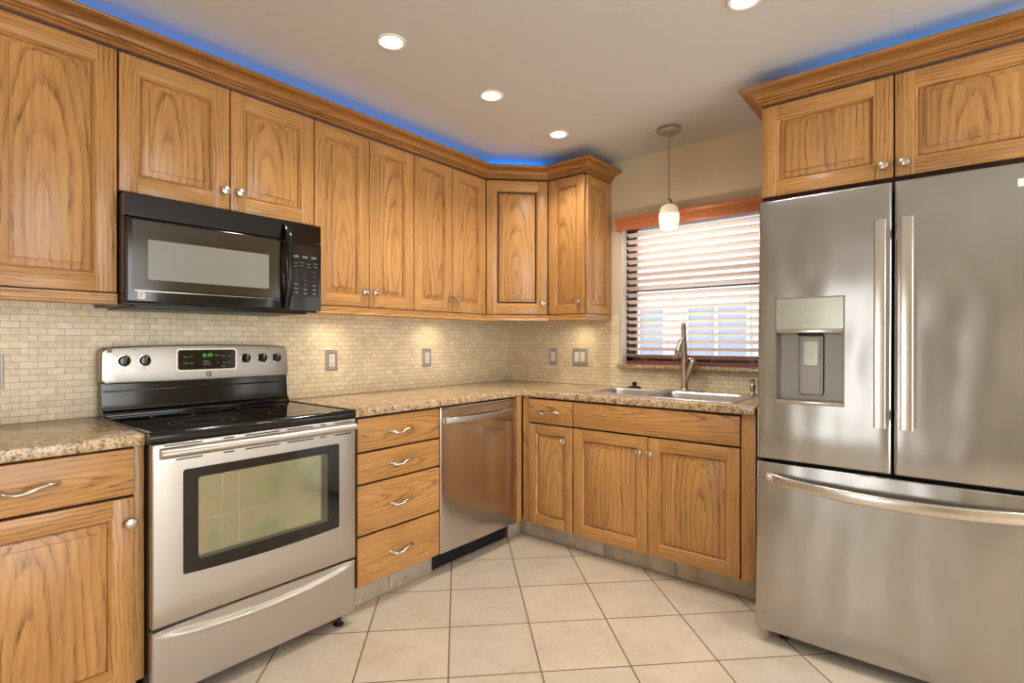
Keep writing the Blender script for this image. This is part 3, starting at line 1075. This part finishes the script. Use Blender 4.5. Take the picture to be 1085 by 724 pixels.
st = MB().lathe([(0.0, 0), (0.040, 0.0), (0.041, 0.006), (0.036, 0.010), (0.018, 0.012), (0.013, 0.020), (0.014, 0.028), (0.016, 0.034), (0.010, 0.038), (0, 0.038)], None, 26)
so = st.build('sink_stopper', rubber)
so.location = (-0.090, -1.110, ZTOP + .0052)
tag(so, 'black rubber sink stopper lying on the rear rim of the sink', 'sink stopper')


# ------------------------------------------------------------------ height-field panel used by the appliances
def field(mb, xs, zs, fy, back, hole=None, mi=0):
    """front surface y=fy(x,z) with sides to y=back; hole=(i0,i1,j0,j1) in cells"""
    nx, nz = len(xs), len(zs)
    vs = [(x, fy(x, z), z) for x in xs for z in zs]
    idx = lambda i, j: i * nz + j
    fs = []
    inh = lambda i, j: hole and hole[0] <= i < hole[1] and hole[2] <= j < hole[3]
    for i in range(nx - 1):
        for j in range(nz - 1):
            if not inh(i, j):
                fs.append((idx(i, j), idx(i + 1, j), idx(i + 1, j + 1), idx(i, j + 1)))
    border = [(i, 0) for i in range(nx)] + [(nx - 1, j) for j in range(1, nz)] + [(i, nz - 1) for i in range(nx - 2, -1, -1)] + [(0, j) for j in range(nz - 2, 0, -1)]
    o = len(vs)
    vs += [(xs[i], back, zs[j]) for (i, j) in border]
    n = len(border)
    for a in range(n):
        b2 = (a + 1) % n
        fs.append((idx(*border[a]), idx(*border[b2]), o + b2, o + a))
    fs.append(tuple(o + a for a in range(n)))
    mb.add(vs, fs, mi)
    return mb


def edgy(a, b, r, n=5, extra=()):
    """sample positions dense at both ends for a rounded edge"""
    p = [a + r * (1 - math.cos(math.pi / 2 * k / n)) for k in range(n + 1)]
    q = [b - r * (1 - math.cos(math.pi / 2 * k / n)) for k in range(n + 1)]
    return sorted(set(round(t, 5) for t in p + q + list(extra)))


def rnd_edge(t, a, b, r):
    d = min(t - a, b - t)
    if d >= r:
        return 0.0
    return r - math.sqrt(max(0.0, r * r - (r - d) ** 2))


# ------------------------------------------------------------------ refrigerator
fr = thing('refrigerator', 'stainless steel french-door refrigerator with ice dispenser and bottom freezer', 'refrigerator', (-0.8785, -2.0203, 0), (-math.atan(0.0387), 0, R(-90)))
FW = 0.9140
bd = MB()
bd.box(0.006, FW - .006, 0.078, 0.76, 0.052, 1.778, 0, 0.004)
bd.build('body', grey_body, fr)
gk = MB()
gk.box(0.012, FW - .012, 0.060, 0.080, 0.060, 1.774)
gk.build('gasket', gap_black, fr)
bow = lambda x: 0.010 * ((2 * x / FW - 1) ** 2)


def fdoor(name, x0, x1, z0, z1, hole=None):
    xs = edgy(x0, x1, 0.012, 5, [x0 + (x1 - x0) * k / 12 for k in range(1, 12)])
    zs = edgy(z0, z1, 0.006, 3, [z0 + (z1 - z0) * k / 8 for k in range(1, 8)])
    h = None
    if hole:
        for q in hole[:2]:
            xs.append(q)
        for q in hole[2:]:
            zs.append(q)
        xs, zs = sorted(set(xs)), sorted(set(zs))
        h = (xs.index(hole[0]), xs.index(hole[1]), zs.index(hole[2]), zs.index(hole[3]))
    fy = lambda x, z: bow(x) + rnd_edge(x, x0, x1, .012) + rnd_edge(z, z0, z1, .006)
    m = MB()
    field(m, xs, zs, fy, 0.062, h)
    return m.build(name, steel_fridge, fr, angle=50, recalc=True)


HX0, HX1, HZ0, HZ1 = 0.070, 0.309, 0.968, 1.386
ld = fdoor('left_door', 0.002, 0.4545, 0.7384, 1.7909, (HX0, HX1, HZ0, HZ1))
rd = fdoor('right_door', 0.4600, 0.9120, 0.7384, 1.7909)
fd = fdoor('freezer_drawer', 0.002, 0.9120, 0.0539, 0.7247)
# dispenser in the left door
y0 = bow(0.19)
dp = MB()
rec = 0.055
ring_ = lambda i, y: [(HX0 + i, y, HZ0 + i), (HX1 - i, y, HZ0 + i), (HX1 - i, y, HZ1 - i), (HX0 + i, y, HZ1 - i)]
dp.rings([ring_(-.0025, y0 - .0005), ring_(-.001, y0 - .003), ring_(.003, y0 - .003), ring_(.005, y0 + .003), ring_(.010, y0 + rec)], True)
dpo = dp.build('dispenser_recess', grey_liner, ld)
MB().prism(rrect(HX0 + .004, HX1 - .004, 1.262, HZ1 - .004, .003, 3), y0 - .0045, y0 + .02).build('control_panel', panel_glass, ld)
lip = MB().box(HX0 + .004, HX1 - .004, y0 - .006, y0 + .03, 1.246, 1.263, 0, .003)
lip.build('panel_lip', steel_bright, ld)
MB().box(HX0 + .003, HX1 - .003, y0 - .004, y0 + .05, HZ0 + .002, HZ0 + .014, 0, .003).build('drip_tray', steel_bright, ld)
pd = MB()
pd.prism(rrect(0.152, 0.232, 1.005, 1.240, .010, 4), y0 + .040, y0 + .047)
pd.prism(rrect(0.160, 0.224, 1.015, 1.232, .008, 4), y0 + .034, y0 + .041)
pd.build('paddle', grey_liner, ld)
MB().prism(rrect(0.168, 0.216, 1.120, 1.215, .006, 4), y0 + .030, y0 + .035).build('paddle_pad', panel_glass, ld)
MB().prism(rrect(0.1490, 0.2350, 1.002, 1.2445, .011, 4), y0 + .0435, y0 + .0475).build('paddle_frame', black_soft, ld)
MB().box(0.150, 0.228, y0 + .005, y0 + .045, 1.236, 1.247, 0, .003).build('nozzle', rubber, ld)
tx = MB()
for (dx, zz, w) in ((.095, 1.362, .012), (.095, 1.345, .014), (.095, 1.322, .008), (.117, 1.352, .003), (.262, 1.358, .003), (.288, 1.368, .010), (.288, 1.345, .010), (.288, 1.322, .009),
                    (.095, 1.290, .004), (.155, 1.290, .012), (.185, 1.290, .012), (.215, 1.290, .010)):
    tx.box(dx - w / 2, dx + w / 2, y0 - .0049, y0 - .0043, zz - .0012, zz + .0012)
tx.build('control_lettering', print_grey, ld)


def fridge_handle(x, parent):
    m = MB()
    pts = []
    n = 18
    for k in range(n + 1):
        t = k / n
        pts.append((0, -0.044 - 0.010 * math.sin(math.pi * t), 0.905 + t * 0.742))
    w, d = 0.0180, 0.008
    loops = []
    for p in pts:
        loops.append([(x + q[0], p[1] + q[1], p[2]) for q in rrect(-w, w, -d, d, .004, 4)])
    m.rings(loops, True, True)
    o = m.build('handle', steel_bright, parent)
    for zz in (0.945, 1.607):
        MB().box(x - .012, x + .012, -0.040, bow(x) + .004, zz - .018, zz + .018, 0, .004).build('handle_post', steel_bright, parent)
    return o


fridge_handle(0.4220, ld)
fridge_handle(0.4990, rd)
m = MB()
loops = []
n = 28
for k in range(n + 1):
    t = k / n
    s = 2 * t - 1
    xx = 0.046 + t * (FW - 0.092)
    out = -0.004 - 0.062 * (1 - s * s) ** 0.55 if abs(s) < 1 else 0.0
    zz = 0.668 - 0.020 * (1 - s * s)
    hh = 0.0215
    loops.append([(xx, out + q[0], zz + q[1]) for q in rrect(-.010, .010, -hh, hh, .009, 4)])
m.rings(loops, True, True)
m.build('freezer_handle', steel_bright, fd)
bdg = MB().prism(rrect(0.783, 0.84, 1.712, 1.738, .003, 3), bow(.8) - .002, bow(.8) + .003)
bdg.build('badge', white_trim, rd)
for xx in (0.095, FW - 0.095):
    MB().lathe([(0.018, 0), (0.018, 0.012), (0.010, 0.014), (0.010, 0.052)], Tr(xx, 0.095, 0.0045), 16).build('foot', rubber, fr)
for xx in (0.095, FW - 0.095):
    MB().lathe([(0.014, 0), (0.014, 0.012), (0.010, 0.014), (0.010, 0.030)], Tr(xx, 0.70, 0.0275), 16).build('foot', rubber, fr)


# ------------------------------------------------------------------ square brand mark used on the appliances
def brand_mark(parent, x, y, z, s, m_back, m_mark, name='badge'):
    k = MB().prism(rrect(-s / 2, s / 2, -s / 2, s / 2, s * .14, 4), -.0012, .0006)
    h = s * .5
    k.prism([(-.38 * s, .34 * s), (.16 * s, .34 * s), (.38 * s, .12 * s), (.22 * s, .12 * s), (.08 * s, .22 * s), (-.38 * s, .22 * s)], -.0018, -.0011, 'xz', 1)
    k.prism([(-.38 * s, .06 * s), (-.02 * s, .06 * s), (.20 * s, -.10 * s), (.04 * s, -.10 * s), (-.08 * s, -.04 * s), (-.38 * s, -.04 * s)], -.0018, -.0011, 'xz', 1)
    k.prism([(-.38 * s, -.34 * s), (.38 * s, -.34 * s), (.38 * s, -.22 * s), (-.14 * s, -.22 * s), (-.38 * s, -.14 * s)], -.0018, -.0011, 'xz', 1)
    return k.build(name, [m_back, m_mark], parent, loc=(x, y, z))


# ------------------------------------------------------------------ range
rg = thing('range', 'stainless steel electric range with black glass cooktop and oven window', 'stove', (-2.5768, -0.6600, 0))
RW = 0.7592
bd = MB()
bd.box(0.004, RW - .004, 0.030, 0.630, 0.052, 0.880, 0, .002)
bd.build('body', black_soft, rg)
for (xx, yy) in ((0.055, 0.045), (RW - .055, 0.045), (0.055, 0.60), (RW - .055, 0.60)):
    MB().lathe([(0.020, 0), (0.021, 0.006), (0.016, 0.010), (0.009, 0.012), (0.009, 0.054)], Tr(xx, yy, 0.0), 18).build('foot', rubber, rg)
# cooktop
ck = MB()
prof = [(0.618, 0.9145), (0.040, 0.9145), (0.028, 0.9175), (0.018, 0.9185), (0.010, 0.916), (0.0045, 0.908), (0.003, 0.898), (0.006, 0.888), (0.012, 0.882), (0.618, 0.882)]
ck.prism(prof, -0.003, RW + .003, 'yz')
ck.build('cooktop_frame', black_gloss, rg, angle=40)
for xx in (0.0055, RW - .0055):
    MB().tube([(xx, 0.018, 0.9155), (xx, 0.57, 0.9155)], 0.0075, 10, flat=(1, .7)).build('cooktop_edge', black_gloss, rg)
gl = MB().prism(rrect(0.014, RW - .014, 0.042, 0.555, .006, 3), 0.912, 0.9162, 'xy').build('cooktop_glass', black_glass, rg)
for (bx, by, rad) in ((0.215, 0.175, (0.108, 0.070)), (0.560, 0.175, (0.088,)), (0.200, 0.420, (0.076,)), (0.560, 0.415, (0.106, 0.066))):
    m = MB()
    for r in rad:
        lp_o = [(bx + r * math.cos(2 * math.pi * k / 64), by + r * math.sin(2 * math.pi * k / 64), .9166) for k in range(64)]
        lp_i = [(bx + (r - .0018) * math.cos(2 * math.pi * k / 64), by + (r - .0018) * math.sin(2 * math.pi * k / 64), .9166) for k in range(64)]
        m.rings([lp_o, lp_i], False)
    m.build('burner_ring', burner_grey, gl)
# riser and control panel
rs = MB()
rs.prism([(0.555, 0.905), (0.560, 0.930), (0.572, 0.940), (0.578, 0.968), (0.582, 1.012), (0.586, 1.046), (0.634, 1.046), (0.634, 0.905)], 0.006, RW - .004, 'yz')
rs.box(0.012, RW - .012, 0.550, 0.575, 0.914, 0.926, 0, .003)
rs.box(0.012, RW - .012, 0.572, 0.584, 1.012, 1.018, 0, .002)
rs.build('riser', black_gloss, rg, angle=30)
bp = MB()
outl = []
x0, x1 = 0.002, RW + .004
zt = lambda x: 1.188 + 0.010 * (1 - ((x - RW / 2) / (RW / 2)) ** 2)
zlow = lambda x: 1.0385 + 0.004 * ((x - RW / 2) / (RW / 2)) ** 2
nn = 24
for k in range(nn + 1):
    outl.append((x0 + .012 + (x1 - x0 - .024) * k / nn, zlow(x0 + (x1 - x0) * k / nn)))
for a in range(1, 6):
    outl.append((x1 - .012 + .012 * math.sin(R(15 * a)), zlow(x1) + .012 * (1 - math.cos(R(15 * a)))))
outl.append((x1, 1.055))
outl.append((x1 - .002, 1.166))
for a in range(1, 6):
    outl.append((x1 - .022 + .020 * math.cos(R(18 * a)), 1.166 + .021 * math.sin(R(18 * a))))
for k in range(1, nn):
    xx = x1 - .022 - (x1 - x0 - .044) * k / nn
    outl.append((xx, zt(xx)))
for a in range(0, 6):
    outl.append((x0 + .022 - .020 * math.sin(R(18 * a)), 1.166 + .021 * math.cos(R(18 * a))))
outl.append((x0, 1.055))
# front face pulled in as the outline rises, rounded rim
cxm = RW / 2


def face(ins, y):
    res = []
    for (px, pz) in outl:
        qx = px + (ins if px < cxm else -ins) * min(1, abs(px - cxm) / 0.05)
        mz = 1.115
        qz = pz + (ins if pz < mz else -ins) * min(1, abs(pz - mz) / 0.02)
        res.append((qx, y + (pz - 1.04) * 0.05, qz))
    return res


bp.rings([face(0, 0.634 - .004), face(0, 0.590), face(.0015, 0.583), face(.005, 0.579), face(.012, 0.5775)], True, True)
gd = bp.build('control_panel', steel_panel, rg, angle=30)
fy = lambda z: 0.5775 + (z - 1.04) * 0.05
for i, (kx, rr) in enumerate(((0.0786, .0205), (0.1496, .0205), (0.5551, .0205), (0.6329, .0205), (0.7026, .0195))):
    kz = 1.134
    m = MB()
    Mk = Tr(kx, fy(kz), kz) @ FACE
    m.lathe([(rr + .003, -.001), (rr + .003, .003), (rr, .005), (rr - .001, .014), (rr - .004, .018), (0, .019)], Mk, 30)
    m.box(-.004, .004, -rr + .001, rr + .001, .016, .027, 0, .0025, M=Mk @ Rz(-8 + 5 * i))
    m.lathe([(rr + .0035, -.0005), (rr + .0045, .002), (rr + .0035, .004), (rr + .0022, .0042)], Mk, 30, 1)
    m.box(-.0012, .0012, rr * .35, rr * .95, .0268, .0276, 2, 0, M=Mk @ Rz(-8 + 5 * i))
    m.build('control_knob', [black_gloss, chrome, print_white], gd)
ds = MB()
ds.prism(rrect(0.262, 0.513, 1.083, 1.181, .014, 5), fy(1.13) - .006, fy(1.13) + .004)
dso = ds.build('display_bezel', steel_bright, gd)
MB().prism(rrect(0.269, 0.506, 1.089, 1.175, .011, 5), fy(1.13) - .0078, fy(1.13) - .002).build('display', black_gloss, gd)
yd = fy(1.13) - .0083
MB().text('8:49', 0.024, Tr(0.387, yd, 1.150) @ FACE).build('clock_digits', green_led, gd)
mk = MB()
for (mx, mz, w) in ((.297, 1.145, .016), (.321, 1.146, .012), (.299, 1.118, .020), (.323, 1.117, .013), (.427, 1.150, .022), (.452, 1.146, .014), (.476, 1.146, .012), (.431, 1.116, .008), (.456, 1.116, .014),
                    (.478, 1.117, .012), (.452, 1.101, .018), (.381, 1.126, .024), (.384, 1.118, .030), (.384, 1.110, .034)):
    mk.box(mx - w / 2, mx + w / 2, yd - .0001, yd + .0008, mz - .0016, mz + .0016)
mk.build('display_lettering', print_grey, gd)
brand_mark(gd, 0.3924, fy(1.068) - .0008, 1.0675, .021, black_gloss, steel_bright)
brand_mark(gd, 0.0325, fy(1.178) - .0002, 1.1765, .016, black_gloss, black_soft)
mk = MB()
for (mx, mz, w) in ((.0786, 1.096, .012), (.1496, 1.098, .012), (.5551, 1.094, .010), (.6329, 1.093, .012), (.7026, 1.092, .012), (.115, 1.178, .020), (.545, 1.176, .030), (.660, 1.175, .020), (.014, 1.176, .010)):
    mk.box(mx - w / 2, mx + w / 2, fy(mz) - .0004, fy(mz) + .002, mz - .0011, mz + .0011)
mk.build('knob_lettering', print_grey, gd)
# oven door
od = MB()
DZ0, DZ1 = 0.2858, 0.8795
xs = edgy(0.002, RW - .002, .006, 4, [RW * k / 10 for k in range(1, 10)])
zs = edgy(DZ0, DZ1, .005, 3, [DZ0 + .6 * k / 8 for k in range(1, 8)])
field(od, xs, zs, lambda x, z: rnd_edge(x, .002, RW - .002, .006) + rnd_edge(z, DZ0, DZ1, .005), 0.029)
odo = od.build('oven_door', steel, rg, angle=45)
# dark glass with a bowed lower edge
gp = []
gx0, gx1, gz0, gz1 = 0.0906, 0.6761, 0.4375, 0.786
bz = lambda x: gz0 - 0.010 * (1 - ((x - (gx0 + gx1) / 2) / ((gx1 - gx0) / 2)) ** 2)
for k in range(21):
    xx = gx0 + .004 + (gx1 - gx0 - .008) * k / 20
    gp.append((xx, bz(xx)))
gp += [(gx1, gz0 + .005), (gx1, gz1 - .008), (gx1 - .0024, gz1 - .0024), (gx1 - .008, gz1), (gx0 + .008, gz1), (gx0 + .0024, gz1 - .0024), (gx0, gz1 - .008), (gx0, gz0 + .005)]
wg = MB().prism(gp, -.0022, .004).build('window_surround', black_glass, odo)
wg2 = MB().prism(rrect(0.1365, 0.622, 0.4755, 0.7530, .012, 5), -.0026, 0).build('window_edge', mat('grey_inner_glass', lin(94, 92, 78), .12, .4), odo)
MB().prism(rrect(0.1365, 0.592, 0.488, 0.7530, .010, 5), -.0030, -.0005).build('oven_glass', oven_glass, odo)
rk = MB()
for zz in (0.600, 0.604):
    pass
rk.box(0.150, 0.580, -.0034, -.0028, 0.6035, 0.606)
for xx in (0.210, 0.268):
    rk.box(xx, xx + .004, -.0034, -.0028, 0.500, 0.745)
rk.build('rack_lines', mat('rack_sheen', lin(166, 164, 136), .35, .5), odo)
# handle band with vent slots above and below
hb = MB()
hp_ = [(0.002, 0.829)]
for k in range(9):
    a = R(-80 + 160 * k / 8)
    hp_.append((-0.004 - 0.026 * math.cos(a), 0.848 + 0.018 * math.sin(a)))
hp_.append((0.002, 0.867))
hb.prism(hp_, 0.022, RW - .012, 'yz')
hb.build('oven_handle', steel, odo, angle=30)
for row, zz in ((0, 0.8718), (1, 0.8225)):
    for (a, b) in ((.035, .150), (.218, .254), (.293, .420), (.450, .560), (.590, .615), (.655, .735)):
        if row == 1:
            a, b = a + .035 if a < .1 else a, b
        MB().box(a, b, -.0008, .003, zz - .0022, zz + .0022).build('vent_slot', gap_black, odo)
# storage drawer with scooped grip
dr = MB()
DZ0, DZ1 = 0.0532, 0.2720
xs = edgy(0.002, RW - .002, .006, 4, [RW * k / 40 for k in range(1, 40)])
zs = sorted(set([round(DZ0 + (DZ1 - DZ0) * k / 56, 5) for k in range(57)]))


def scoop(x, z):
    t = (x - RW / 2) / (RW / 2 - .02)
    if abs(t) >= 1:
        return 0
    zc_ = 0.2600 - 0.040 * (1 - t * t) ** .75
    if z > zc_:
        u = (z - zc_) / 0.012
        return 0.013 * min(1.0, u) * (1 - t ** 4)
    u = (zc_ - z) / 0.010
    return -0.0016 * max(0.0, 1 - u) * (1 - t ** 4)


field(dr, xs, zs, lambda x, z: .004 + rnd_edge(x, .002, RW - .002, .006) + rnd_edge(z, DZ0, DZ1, .004) + scoop(x, z), 0.029)
dr.build('storage_drawer', steel, rg, angle=35)

# ------------------------------------------------------------------ microwave
mw = thing('microwave', 'black over-the-range microwave mounted under the short cabinet', 'microwave', (-2.5800, -0.4000, 1.3400))
MW, MH = 0.7530, 0.398
bd = MB()
bd.box(0.001, MW - .001, 0.032, 0.392, 0.004, MH, 0, .003)
bd.box(0.04, MW - .04, 0.05, 0.37, -0.004, 0.006, 0, .002)
bd.build('body', black_soft, mw)
MB().prism(rrect(0.0, MW, 0.3165, MH, .003, 3), 0.002, 0.034).build('vent_grille', black_gloss, mw)
dm = MB()
field(dm, edgy(0, 0.6005, .012, 4, [.1, .2, .3, .4, .5]), edgy(0.010, 0.3145, .008, 3, [.08, .16, .24]),
      lambda x, z: rnd_edge(x, 0, .6005, .012) + rnd_edge(z, .010, .3145, .008), 0.033)
dmo = dm.build('door', black_gloss, mw, angle=45)
MB().prism(rrect(0.0220, 0.560, 0.060, 0.3045, .006, 4), -.0018, .004).build('door_glass', brown_glass, dmo)
MB().prism(rrect(0.0700, 0.5100, 0.095, 0.2390, .006, 4), -.0026, .002).build('door_window', mesh_glass, dmo)
tr = MB().box(0.030, 0.560, -.0022, .002, 0.0520, 0.0545, 0, .0005)
tr.build('door_trim', steel_bright, dmo)
brand_mark(dmo, 0.0495, -.0012, 0.0360, .023, white_trim, black_gloss)
mh = MB()
loops = []
for k in range(21):
    t = k / 20
    s = 2 * t - 1
    yy = -0.004 - 0.040 * (1 - abs(s) ** 2.2)
    loops.append([(0.5850 + q[0], yy + q[1], 0.012 + t * 0.370) for q in rrect(-.0115, .0115, -.006, .006, .004, 3)])
mh.rings(loops, True, True)
mh.build('handle', black_gloss, dmo, angle=35)
cpn = MB()
cpn.prism(rrect(0.6025, MW, 0.010, 0.3145, .004, 3), 0.0, 0.034)
cpo = cpn.build('control_panel', black_gloss, mw)
kb = MB().prism(rrect(0.6120, 0.7390, 0.0740, 0.3000, .003, 3), -.0012, .002)
kbo = kb.build('keypad', mat('keypad_black', lin(22, 20, 18), .25), cpo)
MB().prism(rrect(0.630, 0.722, 0.262, 0.288, .002, 3), -.0020, .001).build('display', mat('unlit_display', lin(40, 28, 20), .15), cpo)
kt = MB()
for i in range(3):
    kt.box(0.6200 + i * .042, 0.6440 + i * .042, -.0016, -.0010, 0.2440, 0.2530)
for i in range(4):
    for j in range(2):
        kt.box(0.6190 + i * .032, 0.6370 + i * .032, -.0016, -.0010, 0.2180 - j * .014 + (.004 if i % 2 else 0), 0.2208 - j * .014 + (.004 if i % 2 else 0))
for i, chs in enumerate(('123', '456', '789')):
    for j, ch in enumerate(chs):
        kt.text(ch, 0.0105, Tr(0.6330 + j * .0430, -.0016, 0.1820 - i * .0185) @ FACE)
kt.text('0', 0.0125, Tr(0.6760, -.0016, 0.1265) @ FACE)
for (xx, zz) in ((.633, .128), (.719, .126), (.633, .108), (.676, .106), (.719, .106), (.633, .090), (.676, .088), (.719, .088)):
    kt.box(xx - .009, xx + .009, -.0016, -.0010, zz - .0014, zz + .0014)
    kt.box(xx - .006, xx + .006, -.0016, -.0010, zz - .0060, zz - .0036)
kt.build('key_lettering', print_grey, cpo)

# ------------------------------------------------------------------ dishwasher
dw = thing('dishwasher', 'stainless steel dishwasher between the drawer cabinet and the corner', 'dishwasher', (-1.2790, -0.6120, 0))
DW = 0.6265
MB().box(0.003, DW - .003, 0.033, 0.600, 0.105, 0.872, 0, .002).build('body', black_soft, dw)
xs = edgy(0.002, DW, .006, 4, [DW * k / 10 for k in range(1, 10)])
zs = edgy(0.1124, 0.8690, .005, 3, [.1124 + .75 * k / 10 for k in range(1, 10)])
m = MB()
field(m, xs, zs, lambda x, z: 0.004 * ((2 * x / DW - 1) ** 2) + rnd_edge(x, .002, DW, .006) + rnd_edge(z, .1124, .8690, .005), 0.032)
dd = m.build('door', steel_dw, dw, angle=45)
m = MB()
loops = []
for k in range(25):
    t = k / 24
    s = 2 * t - 1
    xx = 0.030 + t * (DW - .075)
    out = -0.006 - 0.040 * (1 - s * s)
    loops.append([(xx, out + q[0], 0.8000 - 0.004 * (1 - s * s) + q[1]) for q in rrect(-.008, .008, -.0170, .0170, .005, 4)])
m.rings(loops, True, True)
m.build('handle', steel, dd, angle=35)
MB().box(0.004, DW - .020, 0.0860, 0.105, 0.004, 0.110, 0, .002).build('toe_plate', gap_black, dw)

# ------------------------------------------------------------------ outlets and switches
def plate(label, y_or_x, z0, z1, w, on_back, kind, gangs=1, group=None, cat=None):
    cz = (z0 + z1) / 2
    h = z1 - z0
    loc = (y_or_x, -0.0078, cz) if on_back else (-0.0078, y_or_x, cz)
    t = thing('wall_outlet' if kind == 'outlet' else 'light_switch', label, cat or kind, loc, (0, 0, 0 if on_back else R(-90)), group)
    b = MB()
    o = rrect(-w / 2, w / 2, -h / 2, h / 2, .003, 3)

    def lp(i, y):
        return [(p[0] * (1 - 2 * i / w), y, p[1] * (1 - 2 * i / h)) for p in o]
    b.rings([lp(0, 0), lp(0, -.003), lp(.003, -.0055), lp(.008, -.006), lp(.010, -.0078), lp(.014, -.0078), lp(.016, -.0055)], True, True)
    po = b.build('cover_plate', plate_metal, t, angle=25)
    for g in range(gangs):
        gx = (g - (gangs - 1) / 2) * 0.046
        ins = MB().prism(rrect(gx - .0165, gx + .0165, -.0335, .0335, .002, 3), -.0085, -.004)
        if kind == 'outlet':
            io = ins.build('receptacle', white_plastic, po)
            s = MB()
            for zz in (-.018, .018):
                s.box(gx - .0075, gx - .0055, -.0090, -.0080, zz - .003, zz + .006)
                s.box(gx + .0055, gx + .0075, -.0090, -.0080, zz - .003, zz + .005)
                s.lathe([(.0024, 0), (.0024, .0006)], Tr(gx, -.0084, zz - .009) @ FACE, 10)
            s.build('slots', black_soft, po)
        else:
            io = ins.build('rocker', white_plastic, po)
            MB().prism([(gx - .012, -.029), (gx + .012, -.029), (gx + .012, .029), (gx - .012, .029)], -.0105, -.008).build('rocker_face', white_trim, po)
    return t


plate('nickel outlet plate on the mosaic beside the range, under the two-door cabinet', -1.5290, 1.050, 1.164, 0.076, True, 'outlet')
plate('nickel outlet plate on the stove wall mosaic nearest the corner', -0.8370, 1.046, 1.164, 0.076, True, 'outlet')
plate('nickel plate cut by the left edge of the photo, left of the range', -2.8770, 1.043, 1.165, 0.076, True, 'switch', cat='switch')
plate('single nickel switch plate on the window wall, nearer the corner', -0.4370, 1.042, 1.164, 0.076, False, 'switch', cat='switch')
plate('double nickel switch plate on the window wall, nearer the window', -0.6600, 1.042, 1.164, 0.124, False, 'switch', 2, cat='switch')

# ------------------------------------------------------------------ lamps
CAN_LABELS = ['recessed ceiling light nearest the microwave, first of the row of three', 'recessed ceiling light in the middle of the row of three',
              'recessed ceiling light nearest the corner cabinet, last of the row of three', 'recessed ceiling light cut by the top edge of the photo']
for i, (cx, cy) in enumerate(CANS_AND_FILLS[:4]):
    t = thing('recessed_light', CAN_LABELS[i], 'ceiling light', (cx, cy, ZC), group='recessed lights in the kitchen ceiling')
    MB().lathe([(0.0450, 0.004), (0.0440, -.002), (0.0470, -.0055), (0.0530, -.0060), (0.0580, -.0035), (0.0590, -.0004), (0.0450, 0.004)], None, 40, 0, False).build('trim_ring', white_trim, t)
    MB().lathe([(0.0445, 0.0), (0.0405, 0.030), (0.0385, 0.075)], None, 40, 0, False).build('baffle', white_trim, t, recalc=False)
    MB().lathe([(0.0, 0.028), (0.020, 0.029), (0.031, 0.033), (0.036, 0.042), (0.030, 0.060), (0.0, 0.070)], None, 32).build('bulb', bulb_mat, t)
for (cx, cy) in CANS_AND_FILLS:
    light('can_and_fill_beam', 'SPOT', (cx, cy, ZC - .012), CAN_FILL_W, (1.0, 0.95, 0.87), spot_size=R(130), spot_blend=0.9, shadow_soft_size=0.04)  # beams of the visible cans, then the added fill spots

pn = thing('pendant_lamp', 'nickel pendant lamp with opal glass shade hanging before the window', 'pendant lamp', (-0.31, -1.4275, ZC))
MB().lathe([(0.0, -.030), (0.012, -.030), (0.030, -.027), (0.058, -.023), (0.066, -.018), (0.067, -.008), (0.065, -.0005), (0, -.0005)], None, 36).build('canopy', nickel_dark, pn)
MB().lathe([(0.0052, -.40), (0.0052, -.028)], None, 14).build('rod', nickel_dark, pn)
MB().lathe([(0.007, -.385), (0.010, -.392), (0.016, -.398), (0.0175, -.402), (0.0175, -.420), (0.026, -.424), (0.026, -.428), (0, -.428)], None, 24).build('socket_cap', nickel_dark, pn)
shp = [(0.022, -.424), (0.034, -.428), (0.045, -.440), (0.0515, -.458), (0.0545, -.478)]
shp2 = [(0.0545, -.478), (0.0555, -.496), (0.0545, -.515), (0.0515, -.535), (0.0475, -.550), (0.0440, -.557), (0.030, -.559), (0.0, -.560)]
sh = MB().lathe(shp, None, 32, 0, False).lathe(shp2, None, 32, 1, False)
sh.build('glass_shade', [shade_top, shade_glass], pn, recalc=False)
light('pendant_glow', 'POINT', (-0.31, -1.4275, ZC - .60), PENDANT_W, (1.0, 0.86, 0.66), shadow_soft_size=0.03)

# under-cabinet puck lights
puck_things = []
PUCKS = [((-1.545, -0.140), 'under-cabinet puck light above the outlet beside the range'), ((-0.83, -0.130), 'under-cabinet puck light above the outlet nearest the corner'),
         ((-0.135, -0.690), 'under-cabinet puck light above the double switch on the window wall')]
for (p, lb) in PUCKS:
    t = thing('puck_light', lb, 'cabinet light', (p[0], p[1], 1.3843), group='puck lights under the wall cabinets')
    puck_things.append(t)
    MB().lathe([(0.0, 0), (0.034, 0), (0.035, -.006), (0.035, -.018), (0.031, -.021), (0.027, -.0215), (0.027, -.018)], None, 28, 0, False).build('housing', nickel, t)
    MB().lathe([(0.0, -.0185), (0.026, -.0185), (0.026, -.0195), (0, -.0200)], None, 24).build('lens', puck_glow, t)
    dx, dy = (0, 1) if p[1] > -0.2 else (1, 0)
    light('puck_beam', 'SPOT', (p[0], p[1], 1.362), PUCK_W, (1.0, 0.84, 0.58), spot_size=R(160), spot_blend=1.0, shadow_soft_size=0.02)

# loose cords of the puck lights
def cord(parent, pts):
    b = parent.location
    MB().tube([(p[0] - b.x, p[1] - b.y, p[2] - b.z) for p in pts], 0.0022, 8).build('cord', rubber, parent)


cord(puck_things[2], [(-0.10, -0.30, 1.3835), (-0.098, -0.34, 1.371), (-0.095, -0.40, 1.357), (-0.093, -0.46, 1.355), (-0.092, -0.52, 1.362), (-0.092, -0.56, 1.372), (-0.100, -0.62, 1.380), (-0.112, -0.66, 1.376)])
cord(puck_things[1], [(-1.02, -0.06, 1.3835), (-1.00, -0.062, 1.368), (-0.96, -0.064, 1.362), (-0.90, -0.076, 1.362), (-0.86, -0.095, 1.372)])
